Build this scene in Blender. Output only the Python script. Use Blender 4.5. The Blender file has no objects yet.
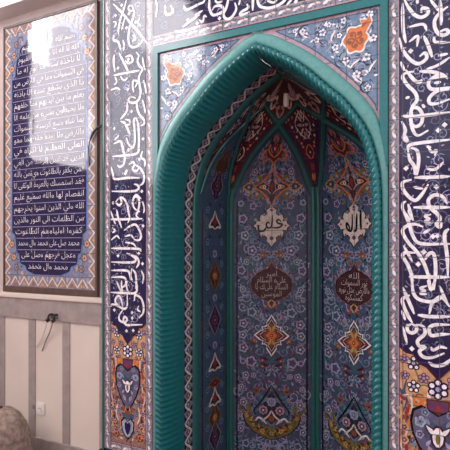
import bpy, math, random
random.seed(11)
SC = bpy.context.scene
COL = SC.collection
YF, YL, XC = 2.39, 2.49, -1.15          # front of the mihrab, wall plane, axis of the niche
TOP = 3.30

# hand lettering as centre lines on the front tile plane, millimetres (x, z)
LEFT_STROKES = [[(-2078,2964),(-2014,2900),(-1942,2818),(-1881,2750),(-1829,2685)],[(-1978,2966),(-2000,2908),(-2023,2863),(-2037,2809),(-2037,2777)],[(-1985,2876),(-2000,2837),(-2014,2797)],[(-1933,2914),(-1924,2884),(-1929,2850),(-1947,2819),(-1960,2780),(-1964,2738),(-1955,2702),(-1933,2684),(-1898,2684),(-1872,2700),(-1855,2724)],[(-1929,2913),(-1955,2926),(-1964,2910),(-1947,2892),(-1929,2896)],[(-2078,2860),(-2055,2848),(-2069,2822)],[(-2069,2780),(-2074,2752),(-2041,2735),(-2028,2708),(-2023,2686)],[(-1933,2753),(-1911,2728),(-1938,2719)],[(-1881,2847),(-1894,2815),(-1872,2790)],[(-2005,2739),(-1996,2709),(-2000,2675)],[(-2074,2545),(-1987,2546),(-1885,2544)],[(-2032,2667),(-2005,2619),(-1978,2573),(-1964,2546)],[(-1987,2638),(-1947,2638),(-1933,2607),(-1960,2598),(-1987,2616)],[(-1907,2652),(-1889,2628),(-1898,2601),(-1885,2571),(-1863,2547),(-1881,2522),(-1889,2496),(-1881,2453),(-1876,2411),(-1898,2372),(-1938,2367),(-1964,2384),(-1947,2403),(-1911,2391)],[(-1929,2502),(-1933,2461),(-1924,2424)],[(-1929,2495),(-1898,2483),(-1916,2451)],[(-1855,2484),(-1842,2440),(-1837,2405)],[(-2069,2666),(-2074,2624),(-2064,2565)],[(-2064,2537),(-2051,2506),(-2069,2488)],[(-2023,2530),(-1996,2505),(-1969,2515)],[(-1863,2616),(-1855,2573),(-1842,2537)],[(-2097,2463),(-2051,2467),(-2023,2453)],[(-1902,2380),(-1902,2339),(-1885,2295),(-1855,2264),(-1850,2239),(-1876,2228)],[(-1863,2375),(-1850,2332),(-1842,2296)],[(-1973,2376),(-1973,2334),(-1991,2308),(-2023,2283)],[(-2023,2272),(-1991,2258),(-1969,2221),(-1947,2183)],[(-1987,2279),(-1955,2268),(-1955,2247),(-1987,2247)],[(-1907,2277),(-1924,2272),(-1920,2222),(-1917,2173),(-1920,2132),(-1933,2112),(-1964,2136),(-1978,2172)],[(-1907,2277),(-1894,2240),(-1889,2191),(-1888,2143),(-1891,2101),(-1894,2088)],[(-2074,2146),(-2023,2156),(-2009,2126),(-2005,2090)],[(-2069,2167),(-2032,2192)],[(-1894,2124),(-1889,2092),(-1911,2073),(-1987,2072),(-2083,2073)],[(-2005,2134),(-2000,2098),(-1991,2055),(-2000,2020),(-2028,2008),(-2046,2020)],[(-1960,2017),(-1933,2029),(-1920,2014),(-1933,1988),(-1907,1975),(-1889,1991)],[(-1916,2014),(-1872,1983),(-1850,1940),(-1859,1906),(-1885,1891)],[(-2092,2013),(-2078,1969),(-2064,1940),(-1969,1941),(-1881,1935)],[(-1863,2086),(-1872,2052),(-1846,2030),(-1846,1995)],[(-2088,1870),(-1987,1864),(-1916,1864),(-1889,1877),(-1898,1895),(-1924,1903)],[(-1933,1820),(-1907,1840),(-1872,1817)],[(-2037,1826),(-2055,1805),(-2032,1786),(-2014,1803),(-2023,1829),(-1996,1820),(-1973,1788),(-1964,1745),(-1955,1710),(-1969,1682)],[(-1881,1743),(-1920,1765),(-1933,1800),(-1920,1828),(-1894,1826),(-1885,1791),(-1894,1750),(-1907,1723),(-1885,1705)],[(-2097,1706),(-2005,1704),(-1863,1704)],[(-2097,1757),(-2078,1713),(-2060,1677)],[(-2051,1762),(-2041,1719),(-2014,1655)],[(-1996,1640),(-1951,1664),(-1911,1671),(-1885,1639),(-1872,1604),(-1889,1583),(-1924,1587)],[(-1987,1605),(-1947,1612),(-1924,1591)],[(-2083,1656),(-2064,1641),(-2083,1627)],[(-2092,1585),(-2051,1609),(-2028,1591)],[(-1863,1804),(-1850,1762),(-1855,1735)],[(-2092,1536),(-1987,1536),(-1889,1533),(-1872,1519)],[(-1987,1571),(-1933,1564),(-1907,1543)],[(-2092,1457),(-1987,1455),(-1924,1459),(-1911,1477),(-1942,1498),(-1978,1508)],[(-1933,1498),(-1898,1481),(-1889,1453),(-1907,1425)],[(-2092,1407),(-1978,1409),(-1955,1389),(-1947,1354)],[(-2092,1367),(-2005,1370),(-1982,1353),(-1987,1325),(-2014,1309)],[(-1938,1424),(-1947,1382),(-1933,1347)],[(-1933,1417),(-1911,1390),(-1907,1334),(-1911,1306)],[(-2051,1344),(-2032,1309),(-2023,1295)],[(-1872,1412),(-1855,1378),(-1863,1336)],[(-2097,1279),(-2005,1279),(-1916,1283),(-1902,1315),(-1907,1350)],[(-2051,1345),(-2032,1310),(-2014,1282)],[(-2014,1353),(-2014,1311),(-2005,1286)],[(-1973,1354),(-1978,1319),(-1964,1285)],[(-2101,1193),(-2083,1208),(-2041,1203),(-2009,1187)],[(-2005,1191),(-2014,1233),(-2032,1260),(-2055,1249),(-2060,1223),(-2032,1200),(-1996,1188),(-1973,1207),(-1973,1277)],[(-2005,1180),(-2032,1147),(-2028,1119),(-1991,1111),(-1973,1129),(-1991,1142),(-2000,1121),(-1978,1097),(-1924,1101),(-1863,1106)],[(-1920,1238),(-1917,1266),(-1902,1270),(-1872,1254),(-1855,1213),(-1859,1172),(-1889,1142)],[(-1889,1211),(-1898,1190),(-1876,1178)]]
LEFT_DOTS = [(-2014,2942),(-1960,2881),(-1978,2804),(-1911,2822),(-2060,2892),(-1964,2620),(-2041,2583),(-1969,2448),(-2069,2235),(-1942,2319),(-1859,2154),(-1964,2101),(-1868,1859),(-1978,1980),(-1987,1967),(-1947,2104),(-1885,2040),(-2078,1802),(-1859,1663),(-1863,1450),(-1889,1508),(-2041,1493),(-1938,1170),(-1936,1139),(-2069,1177),(-1978,1062),(-1929,1068)]
RIGHT_STROKES = [[(-447,2604),(-447,2543),(-444,2480),(-433,2428)],[(-440,2618),(-425,2584),(-399,2544),(-370,2526),(-345,2536),(-345,2555),(-367,2564),(-370,2545)],[(-388,2607),(-385,2587)],[(-335,2594),(-313,2560),(-296,2533)],[(-296,2586),(-292,2525),(-292,2476)],[(-265,2549),(-299,2527),(-317,2500),(-313,2462),(-292,2435),(-265,2437),(-271,2454),(-296,2451)],[(-320,2433),(-313,2409),(-258,2399)],[(-421,2495),(-363,2495),(-349,2465)],[(-421,2430),(-385,2449),(-388,2404)],[(-360,2445),(-342,2399),(-327,2348)],[(-462,2457),(-444,2395),(-410,2347),(-378,2330),(-349,2348),(-356,2372),(-378,2360)],[(-455,2351),(-440,2309)],[(-349,2302),(-306,2310),(-258,2336)],[(-331,2262),(-292,2271),(-265,2248)],[(-303,2351),(-265,2352)],[(-399,2300),(-436,2298),(-447,2281),(-425,2243),(-396,2208),(-388,2176),(-407,2148),(-414,2110),(-407,2056),(-385,2023),(-342,2041)],[(-407,2110),(-410,2141),(-385,2141),(-367,2112),(-370,2075),(-392,2062),(-410,2079)],[(-451,2115),(-392,2106),(-258,2107)],[(-436,2314),(-399,2262),(-378,2251),(-367,2261)],[(-378,2297),(-320,2284),(-271,2257)],[(-278,2258),(-327,2258),(-342,2238),(-327,2213),(-258,2207),(-306,2203),(-338,2177),(-335,2154),(-306,2150),(-258,2162)],[(-320,2238),(-292,2238)],[(-451,2092),(-436,2051),(-444,2021),(-429,2004),(-433,2028)],[(-436,2190),(-418,2192)],[(-367,2154),(-356,2138)],[(-349,1974),(-331,1965)],[(-425,1963),(-418,1985),(-363,1991),(-258,1993)],[(-425,1963),(-418,1924),(-399,1892),(-392,1857),(-381,1913),(-388,1959),(-414,1973)],[(-399,1844),(-327,1841),(-258,1840)],[(-342,1967),(-327,1947),(-310,1953),(-317,1931)],[(-349,1877),(-313,1874),(-282,1902)],[(-410,1835),(-447,1825),(-440,1786),(-399,1746),(-370,1768),(-342,1812)],[(-403,1804),(-363,1794)],[(-268,1726),(-285,1756),(-320,1765),(-342,1744),(-335,1713),(-313,1690),(-292,1659)],[(-403,1716),(-258,1711)],[(-433,1744),(-447,1733),(-444,1702),(-414,1662)],[(-425,1732),(-407,1670)],[(-447,1707),(-425,1660),(-403,1590),(-370,1560),(-258,1559)],[(-425,1706),(-403,1659)],[(-363,1632),(-399,1644),(-436,1633),(-447,1610),(-425,1567),(-392,1529),(-363,1484),(-342,1423),(-331,1363)],[(-320,1364),(-313,1454),(-320,1514),(-338,1518),(-356,1491)],[(-392,1521),(-436,1521),(-447,1506),(-425,1467),(-410,1421),(-407,1360)],[(-444,1552),(-407,1483)],[(-313,1702),(-296,1664),(-310,1642),(-296,1630),(-289,1649)],[(-261,1622),(-275,1608),(-278,1582),(-268,1507),(-265,1425)],[(-421,1417),(-258,1420)],[(-331,1684),(-356,1677),(-338,1665),(-356,1654),(-331,1650)],[(-363,1605),(-335,1620)],[(-407,1403),(-403,1350),(-378,1321),(-327,1315),(-292,1336),(-258,1297)],[(-345,1405),(-331,1364),(-317,1406)],[(-299,1384),(-265,1304)],[(-347,1381),(-374,1370),(-356,1359),(-374,1347),(-347,1345)],[(-385,1255),(-335,1251),(-258,1256)],[(-292,1328),(-327,1308),(-338,1262)],[(-447,1371),(-399,1258)],[(-418,1338),(-447,1321),(-444,1294),(-425,1249),(-407,1219)],[(-409,1215),(-391,1204),(-392,1186),(-409,1176),(-425,1183),(-427,1203),(-409,1215)],[(-392,1213),(-363,1207),(-356,1177),(-385,1145),(-378,1122),(-356,1121),(-378,1100),(-363,1078),(-327,1078),(-278,1102)],[(-258,1222),(-313,1218),(-338,1202),(-331,1172),(-292,1179),(-258,1183)],[(-451,1270),(-436,1229)],[(-447,1201),(-429,1129)],[(-342,1057),(-315,1045),(-278,1055),(-253,1080)],[(-331,1123),(-323,1110),(-294,1126),(-268,1123)]]
RIGHT_DOTS = [(-414,2390),(-303,2037),(-278,2057),(-433,1886),(-310,1799),(-360,1525),(-324,1590),(-305,1593),(-383,1472),(-409,1108)]
FRIEZE_STROKES = [[(-1595,2732),(-1544,2754),(-1485,2777)],[(-1648,2720),(-1578,2707),(-1485,2717)],[(-1587,2849),(-1570,2820),(-1519,2827),(-1485,2833)],[(-1773,2920),(-1764,2873),(-1773,2823)],[(-1710,2876),(-1701,2823),(-1656,2828),(-1674,2868)],[(-1427,2883),(-1426,2841),(-1426,2799),(-1409,2761),(-1381,2755),(-1341,2767),(-1357,2795),(-1393,2799),(-1409,2782)],[(-1312,2857),(-1314,2816),(-1325,2777),(-1341,2746),(-1322,2718),(-1290,2725),(-1267,2758),(-1275,2793)],[(-1206,2771),(-1199,2750),(-1237,2737),(-1240,2721),(-1191,2728)],[(-1517,2780),(-1467,2794)],[(-1517,2833),(-1467,2836),(-1454,2848)],[(-1491,2750),(-1467,2734),(-1458,2764),(-1442,2754)],[(-1174,2838),(-1171,2743)],[(-1393,2834),(-1377,2816),(-1345,2816)],[(-1244,2800),(-1252,2775)],[(-1171,2837),(-1173,2730)],[(-1148,2785),(-1145,2768),(-1130,2741),(-1087,2724),(-1037,2726),(-998,2744),(-981,2779)],[(-991,2717),(-967,2737),(-956,2761)],[(-1094,2761),(-1058,2745),(-1037,2760)],[(-933,2730),(-922,2766)],[(-892,2720),(-859,2726),(-852,2756)]]
FRIEZE_DOTS = [(-1561,2764),(-1365,2731),(-1500,2734),(-943,2724)]

# ------------------------------------------------------------------ materials
def lin(c):
    return tuple(((v/255)/12.92 if v/255 <= .04045 else ((v/255+.055)/1.055)**2.4) for v in c) + (1,)

def glaze_group():
    g = bpy.data.node_groups.new('glazed_tile', 'ShaderNodeTree')
    g.interface.new_socket('Color', in_out='INPUT', socket_type='NodeSocketColor')
    g.interface.new_socket('Color', in_out='OUTPUT', socket_type='NodeSocketColor')
    g.interface.new_socket('Normal', in_out='OUTPUT', socket_type='NodeSocketVector')
    N, L = g.nodes, g.links
    gi, go = N.new('NodeGroupInput'), N.new('NodeGroupOutput')
    uv = N.new('ShaderNodeUVMap'); uv.uv_map = 'UVMap'
    sc = N.new('ShaderNodeVectorMath'); sc.operation = 'SCALE'; sc.inputs['Scale'].default_value = 1/.15
    L.new(uv.outputs[0], sc.inputs[0])
    fl = N.new('ShaderNodeVectorMath'); fl.operation = 'FLOOR'; L.new(sc.outputs[0], fl.inputs[0])
    fr = N.new('ShaderNodeVectorMath'); fr.operation = 'FRACTION'; L.new(sc.outputs[0], fr.inputs[0])
    # each glazed tile sits at a slightly different tilt
    wn = N.new('ShaderNodeTexWhiteNoise'); wn.noise_dimensions = '2D'; L.new(fl.outputs[0], wn.inputs['Vector'])
    sb = N.new('ShaderNodeVectorMath'); sb.operation = 'SUBTRACT'; sb.inputs[1].default_value = (.5, .5, .5)
    L.new(wn.outputs['Color'], sb.inputs[0])
    ti = N.new('ShaderNodeVectorMath'); ti.operation = 'SCALE'; ti.inputs['Scale'].default_value = .014
    L.new(sb.outputs[0], ti.inputs[0])
    # slow waviness of the glaze
    no = N.new('ShaderNodeTexNoise'); no.inputs['Scale'].default_value = 26; no.inputs['Detail'].default_value = 1
    L.new(uv.outputs[0], no.inputs['Vector'])
    nb = N.new('ShaderNodeVectorMath'); nb.operation = 'SUBTRACT'; nb.inputs[1].default_value = (.5, .5, .5)
    L.new(no.outputs['Color'], nb.inputs[0])
    ns = N.new('ShaderNodeVectorMath'); ns.operation = 'SCALE'; ns.inputs['Scale'].default_value = .008
    L.new(nb.outputs[0], ns.inputs[0])
    ge = N.new('ShaderNodeNewGeometry')
    a1 = N.new('ShaderNodeVectorMath'); L.new(ge.outputs['Normal'], a1.inputs[0]); L.new(ti.outputs[0], a1.inputs[1])
    a2 = N.new('ShaderNodeVectorMath'); L.new(a1.outputs[0], a2.inputs[0]); L.new(ns.outputs[0], a2.inputs[1])
    nm = N.new('ShaderNodeVectorMath'); nm.operation = 'NORMALIZE'; L.new(a2.outputs[0], nm.inputs[0])
    L.new(nm.outputs[0], go.inputs['Normal'])
    # joints between tiles
    sx = N.new('ShaderNodeSeparateXYZ'); L.new(fr.outputs[0], sx.inputs[0])
    def edge(o):
        m = N.new('ShaderNodeMath'); m.operation = 'LESS_THAN'; m.inputs[1].default_value = .032
        L.new(o, m.inputs[0]); return m
    ex, ey = edge(sx.outputs[0]), edge(sx.outputs[1])
    mx = N.new('ShaderNodeMath'); mx.operation = 'MAXIMUM'; L.new(ex.outputs[0], mx.inputs[0]); L.new(ey.outputs[0], mx.inputs[1])
    mf = N.new('ShaderNodeMath'); mf.operation = 'MULTIPLY'; mf.inputs[1].default_value = .7; L.new(mx.outputs[0], mf.inputs[0])
    # uneven firing of the colour
    n2 = N.new('ShaderNodeTexNoise'); n2.inputs['Scale'].default_value = 45; n2.inputs['Detail'].default_value = 3
    L.new(uv.outputs[0], n2.inputs['Vector'])
    mr = N.new('ShaderNodeMapRange'); mr.inputs['From Min'].default_value = .3; mr.inputs['From Max'].default_value = .7
    mr.inputs['To Min'].default_value = .78; mr.inputs['To Max'].default_value = 1.18
    L.new(n2.outputs['Fac'], mr.inputs['Value'])
    mu = N.new('ShaderNodeVectorMath'); mu.operation = 'SCALE'
    L.new(gi.outputs[0], mu.inputs[0]); L.new(mr.outputs[0], mu.inputs['Scale'])
    mix = N.new('ShaderNodeMixRGB'); mix.inputs['Color2'].default_value = (.075, .065, .07, 1)
    L.new(mf.outputs[0], mix.inputs['Fac']); L.new(mu.outputs[0], mix.inputs['Color1'])
    L.new(mix.outputs[0], go.inputs['Color'])
    return g
GLAZE = glaze_group()
MATS = {}
def tile(name, rgb, rough=.05, spec=.5):
    m = bpy.data.materials.new(name); m.use_nodes = True
    N, L = m.node_tree.nodes, m.node_tree.links
    b = N['Principled BSDF']; b.inputs['Roughness'].default_value = rough
    b.inputs['Specular IOR Level'].default_value = spec
    g = N.new('ShaderNodeGroup'); g.node_tree = GLAZE; g.inputs[0].default_value = lin(rgb)
    L.new(g.outputs['Color'], b.inputs['Base Color']); L.new(g.outputs['Normal'], b.inputs['Normal'])
    MATS[name] = m; return m
def plain(name, rgb, rough=.5, scale=12, var=.12, bump=0, metal=0, emit=None):
    m = bpy.data.materials.new(name); m.use_nodes = True
    N, L = m.node_tree.nodes, m.node_tree.links
    b = N['Principled BSDF']; b.inputs['Roughness'].default_value = rough; b.inputs['Metallic'].default_value = metal
    tc = N.new('ShaderNodeTexCoord')
    no = N.new('ShaderNodeTexNoise'); no.inputs['Scale'].default_value = scale; no.inputs['Detail'].default_value = 5
    L.new(tc.outputs['Object'], no.inputs['Vector'])
    mr = N.new('ShaderNodeMapRange'); mr.inputs['From Min'].default_value = .3; mr.inputs['From Max'].default_value = .7
    mr.inputs['To Min'].default_value = 1-var; mr.inputs['To Max'].default_value = 1+var
    L.new(no.outputs['Fac'], mr.inputs['Value'])
    c = N.new('ShaderNodeRGB'); c.outputs[0].default_value = lin(rgb)
    mu = N.new('ShaderNodeVectorMath'); mu.operation = 'SCALE'
    L.new(c.outputs[0], mu.inputs[0]); L.new(mr.outputs[0], mu.inputs['Scale'])
    L.new(mu.outputs[0], b.inputs['Base Color'])
    if bump:
        bp = N.new('ShaderNodeBump'); bp.inputs['Strength'].default_value = bump; bp.inputs['Distance'].default_value = .01
        L.new(no.outputs['Fac'], bp.inputs['Height']); L.new(bp.outputs[0], b.inputs['Normal'])
    if emit:
        b.inputs['Emission Color'].default_value = lin(emit[0]); b.inputs['Emission Strength'].default_value = emit[1]
    MATS[name] = m; return m

for n, c in dict(
    navy=(36, 31, 70), indigo=(72, 66, 108), white=(240, 234, 236), lavender=(166, 158, 192), mauve=(146, 134, 146),
    teal_line=(60, 120, 120), slate=(70, 86, 112), steel=(112, 136, 162), powder=(156, 174, 192), pink=(176, 148, 158),
    orange=(216, 122, 62), tan=(208, 160, 116), maroon=(70, 34, 44), red=(160, 48, 50), cream=(226, 208, 194),
    olive=(124, 112, 60), brown=(84, 52, 40), black=(20, 18, 28), plum=(104, 62, 96), gold=(202, 158, 92),
    sky=(96, 130, 186), green=(62, 108, 84), sand=(156, 134, 124), haze=(130, 134, 158), dusk=(96, 94, 118), clay=(152, 114, 98), night=(42, 44, 62), rust=(150, 82, 54), grape=(60, 34, 62)).items():
    tile(n, c)
for n, c in dict(teal=(30, 112, 114), teal_dark=(24, 72, 78), teal_light=(94, 154, 150), teal_rib=(48, 106, 102)).items():
    plain(n, c, .17, 60, .10, .06)
plain('plaster', (196, 180, 176), .85, 6, .05, .05)
plain('cornice_white', (238, 234, 230), .7, 5, .03)
plain('marble_cream', (220, 207, 194), .35, 3, .05)
plain('marble_grey', (160, 147, 142), .35, 18, .14)
plain('plinth_dark', (30, 52, 56), .25, 14, .2)
plain('wood_dark', (92, 72, 62), .4, 20, .2)
plain('carpet_red', (122, 60, 56), .95, 40, .25, .2)
plain('mottled_cloth', (148, 128, 116), .95, 34, .42, .6)
plain('black_metal', (26, 24, 26), .4, 20, .1)
plain('chrome', (170, 166, 166), .25, 20, .05, 0, 1)
plain('cord_pale', (214, 204, 200), .7, 30, .05)
plain('cord_brown', (120, 96, 92), .7, 30, .05)
plain('plastic_white', (232, 222, 214), .4, 10, .03)
plain('socket_grey', (120, 108, 104), .5, 10, .05)
plain('cable_dark', (40, 56, 64), .4, 30, .1)
plain('bulb_white', (236, 228, 218), .3, 10, .03)
plain('window_frame', (210, 208, 204), .5, 10, .03)
plain('sky_glass', (10, 10, 10), .3, 10, 0, 0, 0, ((244, 244, 252), 34.0))
plain('curtain_glass', (10, 10, 10), .5, 10, 0, 0, 0, ((250, 242, 244), 12.0))
plain('sheer_curtain', (10, 10, 10), .5, 10, 0, 0, 0, ((248, 243, 246), 7.5))
plain('bright_curtain', (10, 10, 10), .5, 10, 0, 0, 0, ((248, 243, 246), 15.0))

# ------------------------------------------------------------------ objects
def tag(o, label=None, cat=None, group=None, kind=None):
    for k, v in (('label', label), ('category', cat), ('group', group), ('kind', kind)):
        if v: o[k] = v
    return o
def empty(name, loc):
    o = bpy.data.objects.new(name, None); COL.objects.link(o); o.location = loc
    o.empty_display_size = .1; return o
def link(name, mesh, parent=None):
    o = bpy.data.objects.new(name, mesh); COL.objects.link(o)
    if parent:
        o.parent = parent
        p = parent; off = [0, 0, 0]
        while p:
            for i in range(3): off[i] += p.location[i]
            p = p.parent
        o.location = [-v for v in off]          # meshes are written in world metres
    return o

class MB:
    """collects faces of one mesh: several materials, a UV in metres"""
    def __init__(s): s.v, s.f, s.m, s.uv, s.names, s.sm = [], [], [], [], [], []
    def mi(s, n):
        if n not in s.names: s.names.append(n)
        return s.names.index(n)
    def face(s, pts, mat, uvs=None, smooth=False):
        b = len(s.v); s.v.extend(pts); s.f.append(tuple(range(b, b+len(pts)))); s.m.append(s.mi(mat))
        s.uv.append(uvs or [(p[0], p[2]) for p in pts]); s.sm.append(smooth)
    def grid(s, P, mat, UV=None, smooth=True, closed=False):
        b = len(s.v); R, C = len(P), len(P[0]); m = s.mi(mat)
        for r in P: s.v.extend(r)
        for i in range(R-1 if not closed else R):
            for j in range(C-1):
                i2 = (i+1) % R
                ids = ((i, j), (i, j+1), (i2, j+1), (i2, j))
                s.f.append(tuple(b+a*C+c for a, c in ids)); s.m.append(m); s.sm.append(smooth)
                s.uv.append([UV[a][c] if UV else (P[a][c][0], P[a][c][2]) for a, c in ids])
    def box(s, x0, x1, y0, y1, z0, z1, mat):
        V = [(x, y, z) for x in (x0, x1) for y in (y0, y1) for z in (z0, z1)]
        for q in ((0, 1, 3, 2), (4, 6, 7, 5), (0, 4, 5, 1), (2, 3, 7, 6), (0, 2, 6, 4), (1, 5, 7, 3)):
            s.face([V[i] for i in q], mat)
    def tube(s, pts, r, mat, n=8, cap=True):
        rings = []
        for i, p in enumerate(pts):
            a, b = pts[max(0, i-1)], pts[min(len(pts)-1, i+1)]
            d = [b[k]-a[k] for k in range(3)]; L = math.sqrt(sum(x*x for x in d)) or 1; d = [x/L for x in d]
            h = (0, 0, 1) if abs(d[2]) < .9 else (1, 0, 0)
            u = (d[1]*h[2]-d[2]*h[1], d[2]*h[0]-d[0]*h[2], d[0]*h[1]-d[1]*h[0]); L = math.sqrt(sum(x*x for x in u)); u = [x/L for x in u]
            w = (d[1]*u[2]-d[2]*u[1], d[2]*u[0]-d[0]*u[2], d[0]*u[1]-d[1]*u[0])
            rr = r[i] if isinstance(r, (list, tuple)) else r
            rings.append([tuple(p[k]+rr*(math.cos(t)*u[k]+math.sin(t)*w[k]) for k in range(3)) for t in [2*math.pi*j/n for j in range(n+1)]])
        s.grid(rings, mat)
        if cap:
            s.face(rings[0][:-1], mat); s.face(list(reversed(rings[-1][:-1])), mat)
    def lathe(s, cx, cy, prof, mat, n=20):
        s.grid([[(cx+r*math.cos(2*math.pi*j/n), cy+r*math.sin(2*math.pi*j/n), z) for j in range(n+1)] for r, z in prof], mat)
    def build(s, name, parent=None, bevel=0):
        me = bpy.data.meshes.new(name); me.from_pydata(s.v, [], s.f)
        for n in s.names: me.materials.append(MATS[n])
        me.polygons.foreach_set('material_index', s.m); me.polygons.foreach_set('use_smooth', s.sm)
        ul = me.uv_layers.new(name='UVMap')
        flat = [c for f in s.uv for p in f for c in p]
        ul.data.foreach_set('uv', flat)
        me.validate(); me.update()
        o = link(name, me, parent)
        if bevel:
            import bmesh
            bm = bmesh.new(); bm.from_mesh(me); bmesh.ops.remove_doubles(bm, verts=bm.verts, dist=1e-5)
            bmesh.ops.recalc_face_normals(bm, faces=bm.faces)
            bmesh.ops.bevel(bm, geom=list(bm.edges), offset=bevel, segments=2, affect='EDGES'); bm.to_mesh(me); bm.free()
        return o

def smooth_line(pts, k=5):
    """Catmull-Rom through the points"""
    if len(pts) < 3: 
        (a, b) = pts; return [(a[0]+(b[0]-a[0])*i/4, a[1]+(b[1]-a[1])*i/4) for i in range(5)]
    P = [(2*pts[0][0]-pts[1][0], 2*pts[0][1]-pts[1][1])]+list(pts)+[(2*pts[-1][0]-pts[-2][0], 2*pts[-1][1]-pts[-2][1])]
    out = []
    for i in range(1, len(P)-2):
        a, b, c, d = P[i-1:i+3]
        for j in range(k):
            t = j/k
            out.append(tuple(.5*(2*b[q]+(c[q]-a[q])*t+(2*a[q]-5*b[q]+4*c[q]-d[q])*t*t+(3*b[q]-a[q]-3*c[q]+d[q])*t**3) for q in (0, 1)))
    out.append(tuple(pts[-1])); return out

class Pat:
    """painted ornament: flat figures in panel metres (u, v), laid on a surface by `to`"""
    def __init__(s, to): s.to, s.mb, s.n = to, MB(), 0
    def off(s, layer): s.n += 1; return .0005*layer+1.2e-6*(s.n % 300)
    def poly(s, pts, mat, layer=1):
        o = s.off(layer); s.mb.face([s.to(u, v, o) for u, v in pts], mat, [tuple(p) for p in pts])
    def fan(s, pts, mat, layer=1, c=None):
        o = s.off(layer); n = len(pts)
        c = c or (sum(p[0] for p in pts)/n, sum(p[1] for p in pts)/n)
        for i in range(n):
            t = (c, pts[i], pts[(i+1) % n]); s.mb.face([s.to(u, v, o) for u, v in t], mat, list(t))
    def stroke(s, pts, w, mat, layer=1, taper=.5, k=5, closed=False):
        if closed: pts = list(pts)+[pts[0]]
        L = smooth_line(pts, k) if k > 1 else pts
        o = s.off(layer); n = len(L); A, B = [], []
        for i, p in enumerate(L):
            a, b = L[max(0, i-1)], L[min(n-1, i+1)]
            dx, dy = b[0]-a[0], b[1]-a[1]; l = math.hypot(dx, dy) or 1
            t = i/(n-1); ww = w/2*(1-(1-taper)*max(0, 1-5*min(t, 1-t))) if not closed else w/2
            A.append((p[0]-dy/l*ww, p[1]+dx/l*ww)); B.append((p[0]+dy/l*ww, p[1]-dx/l*ww))
        for i in range(n-1):
            q = [A[i], A[i+1], B[i+1], B[i]]; e = o+1.3e-6*(i % 60)
            s.mb.face([s.to(u, v, e) for u, v in q], mat, q)
    def disc(s, u, v, r, mat, layer=1, ry=None, n=10, rot=0):
        ry = ry or r; c, q = math.cos(rot), math.sin(rot)
        s.fan([(u+r*math.cos(a)*c-ry*math.sin(a)*q, v+r*math.cos(a)*q+ry*math.sin(a)*c) for a in [2*math.pi*i/n for i in range(n)]], mat, layer)
    def diamond(s, u, v, r, mat, layer=1): s.fan([(u-r, v), (u, v+r), (u+r, v), (u, v-r)], mat, layer)
    def leaf(s, u, v, L, w, a, mat, layer=1):
        P = []
        for t, x in ((0, 0), (.2, .8), (.45, 1), (.75, .5), (1, 0), (.75, -.5), (.45, -1), (.2, -.8)):
            P.append((u+math.cos(a)*L*t-math.sin(a)*w/2*x, v+math.sin(a)*L*t+math.cos(a)*w/2*x))
        s.fan(P, mat, layer)
    def flower(s, u, v, r, petal='white', core='navy', ring=None, n=5, layer=2, a0=None):
        a0 = random.random()*6 if a0 is None else a0
        if ring: s.disc(u, v, r*1.18, ring, layer-1, n=12)
        for i in range(n):
            a = a0+2*math.pi*i/n
            s.disc(u+.62*r*math.cos(a), v+.62*r*math.sin(a), r*.36, petal, layer, n=7)
        s.disc(u, v, r*.34, core, layer+1, n=7)
    def ringflower(s, u, v, r, dark='navy', petal='white', core='lavender', n=5, layer=3, a0=1.57):
        for i in range(n):
            a = a0+2*math.pi*i/n
            s.disc(u+.62*r*math.cos(a), v+.62*r*math.sin(a), r*.46, dark, layer, n=8)
            s.disc(u+.66*r*math.cos(a), v+.66*r*math.sin(a), r*.25, petal, layer+1, n=7)
        s.disc(u, v, r*.40, dark, layer+1, n=8); s.disc(u, v, r*.26, core, layer+2, n=7)
    def rosette(s, u, v, r, petal, inner, core, layer=2, n=8):
        s.stroke([(u+r*.8*(1+.14*math.cos(n*a))*math.cos(a), v+r*.8*(1+.14*math.cos(n*a))*math.sin(a)) for a in [2*math.pi*i/24 for i in range(24)]], r*.36, petal, layer, 1, 1, True)
        s.disc(u, v, r*.62, inner, layer, n=9); s.disc(u, v, r*.26, core, layer+1, n=6)
    def spiral(s, u, v, r, turns, a0, w, mat, layer=1, d=1):
        P = [(u+r*(1-.85*t)*math.cos(a0+d*t*turns*6.283), v+r*(1-.85*t)*math.sin(a0+d*t*turns*6.283)) for t in [i/14 for i in range(15)]]
        s.stroke(P, w, mat, layer, .6, 3)
        for i in (3, 7, 11):
            a = a0+d*i/14*turns*6.283; s.leaf(P[i][0], P[i][1], r*.4, r*.18, a+.6*d, mat, layer)
    def text(s, u, v, string, size, mat, layer=2, width=None):
        V, F = glyphs(string)
        if not V: return
        xs = [p[0] for p in V]; w = max(xs)-min(xs); cx = (max(xs)+min(xs))/2
        kx = size if not width else min(width/w, size*2.2)
        o = s.off(layer)
        for f in F:
            q = [(u+(V[i][0]-cx)*kx, v+V[i][1]*size) for i in f]
            s.mb.face([s.to(a, b, o) for a, b in q], mat, q)
    def sheet(s, u0, u1, v0, v1, mat, nu=1, nv=1, layer=0):
        G = [[(u0+(u1-u0)*i/nu, v0+(v1-v0)*j/nv) for i in range(nu+1)] for j in range(nv+1)]
        s.mb.grid([[s.to(u, v, .0005*layer) for u, v in r] for r in G], mat, G, smooth=nu > 2)
    def build(s, name, parent=None): return s.mb.build(name, parent)

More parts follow.
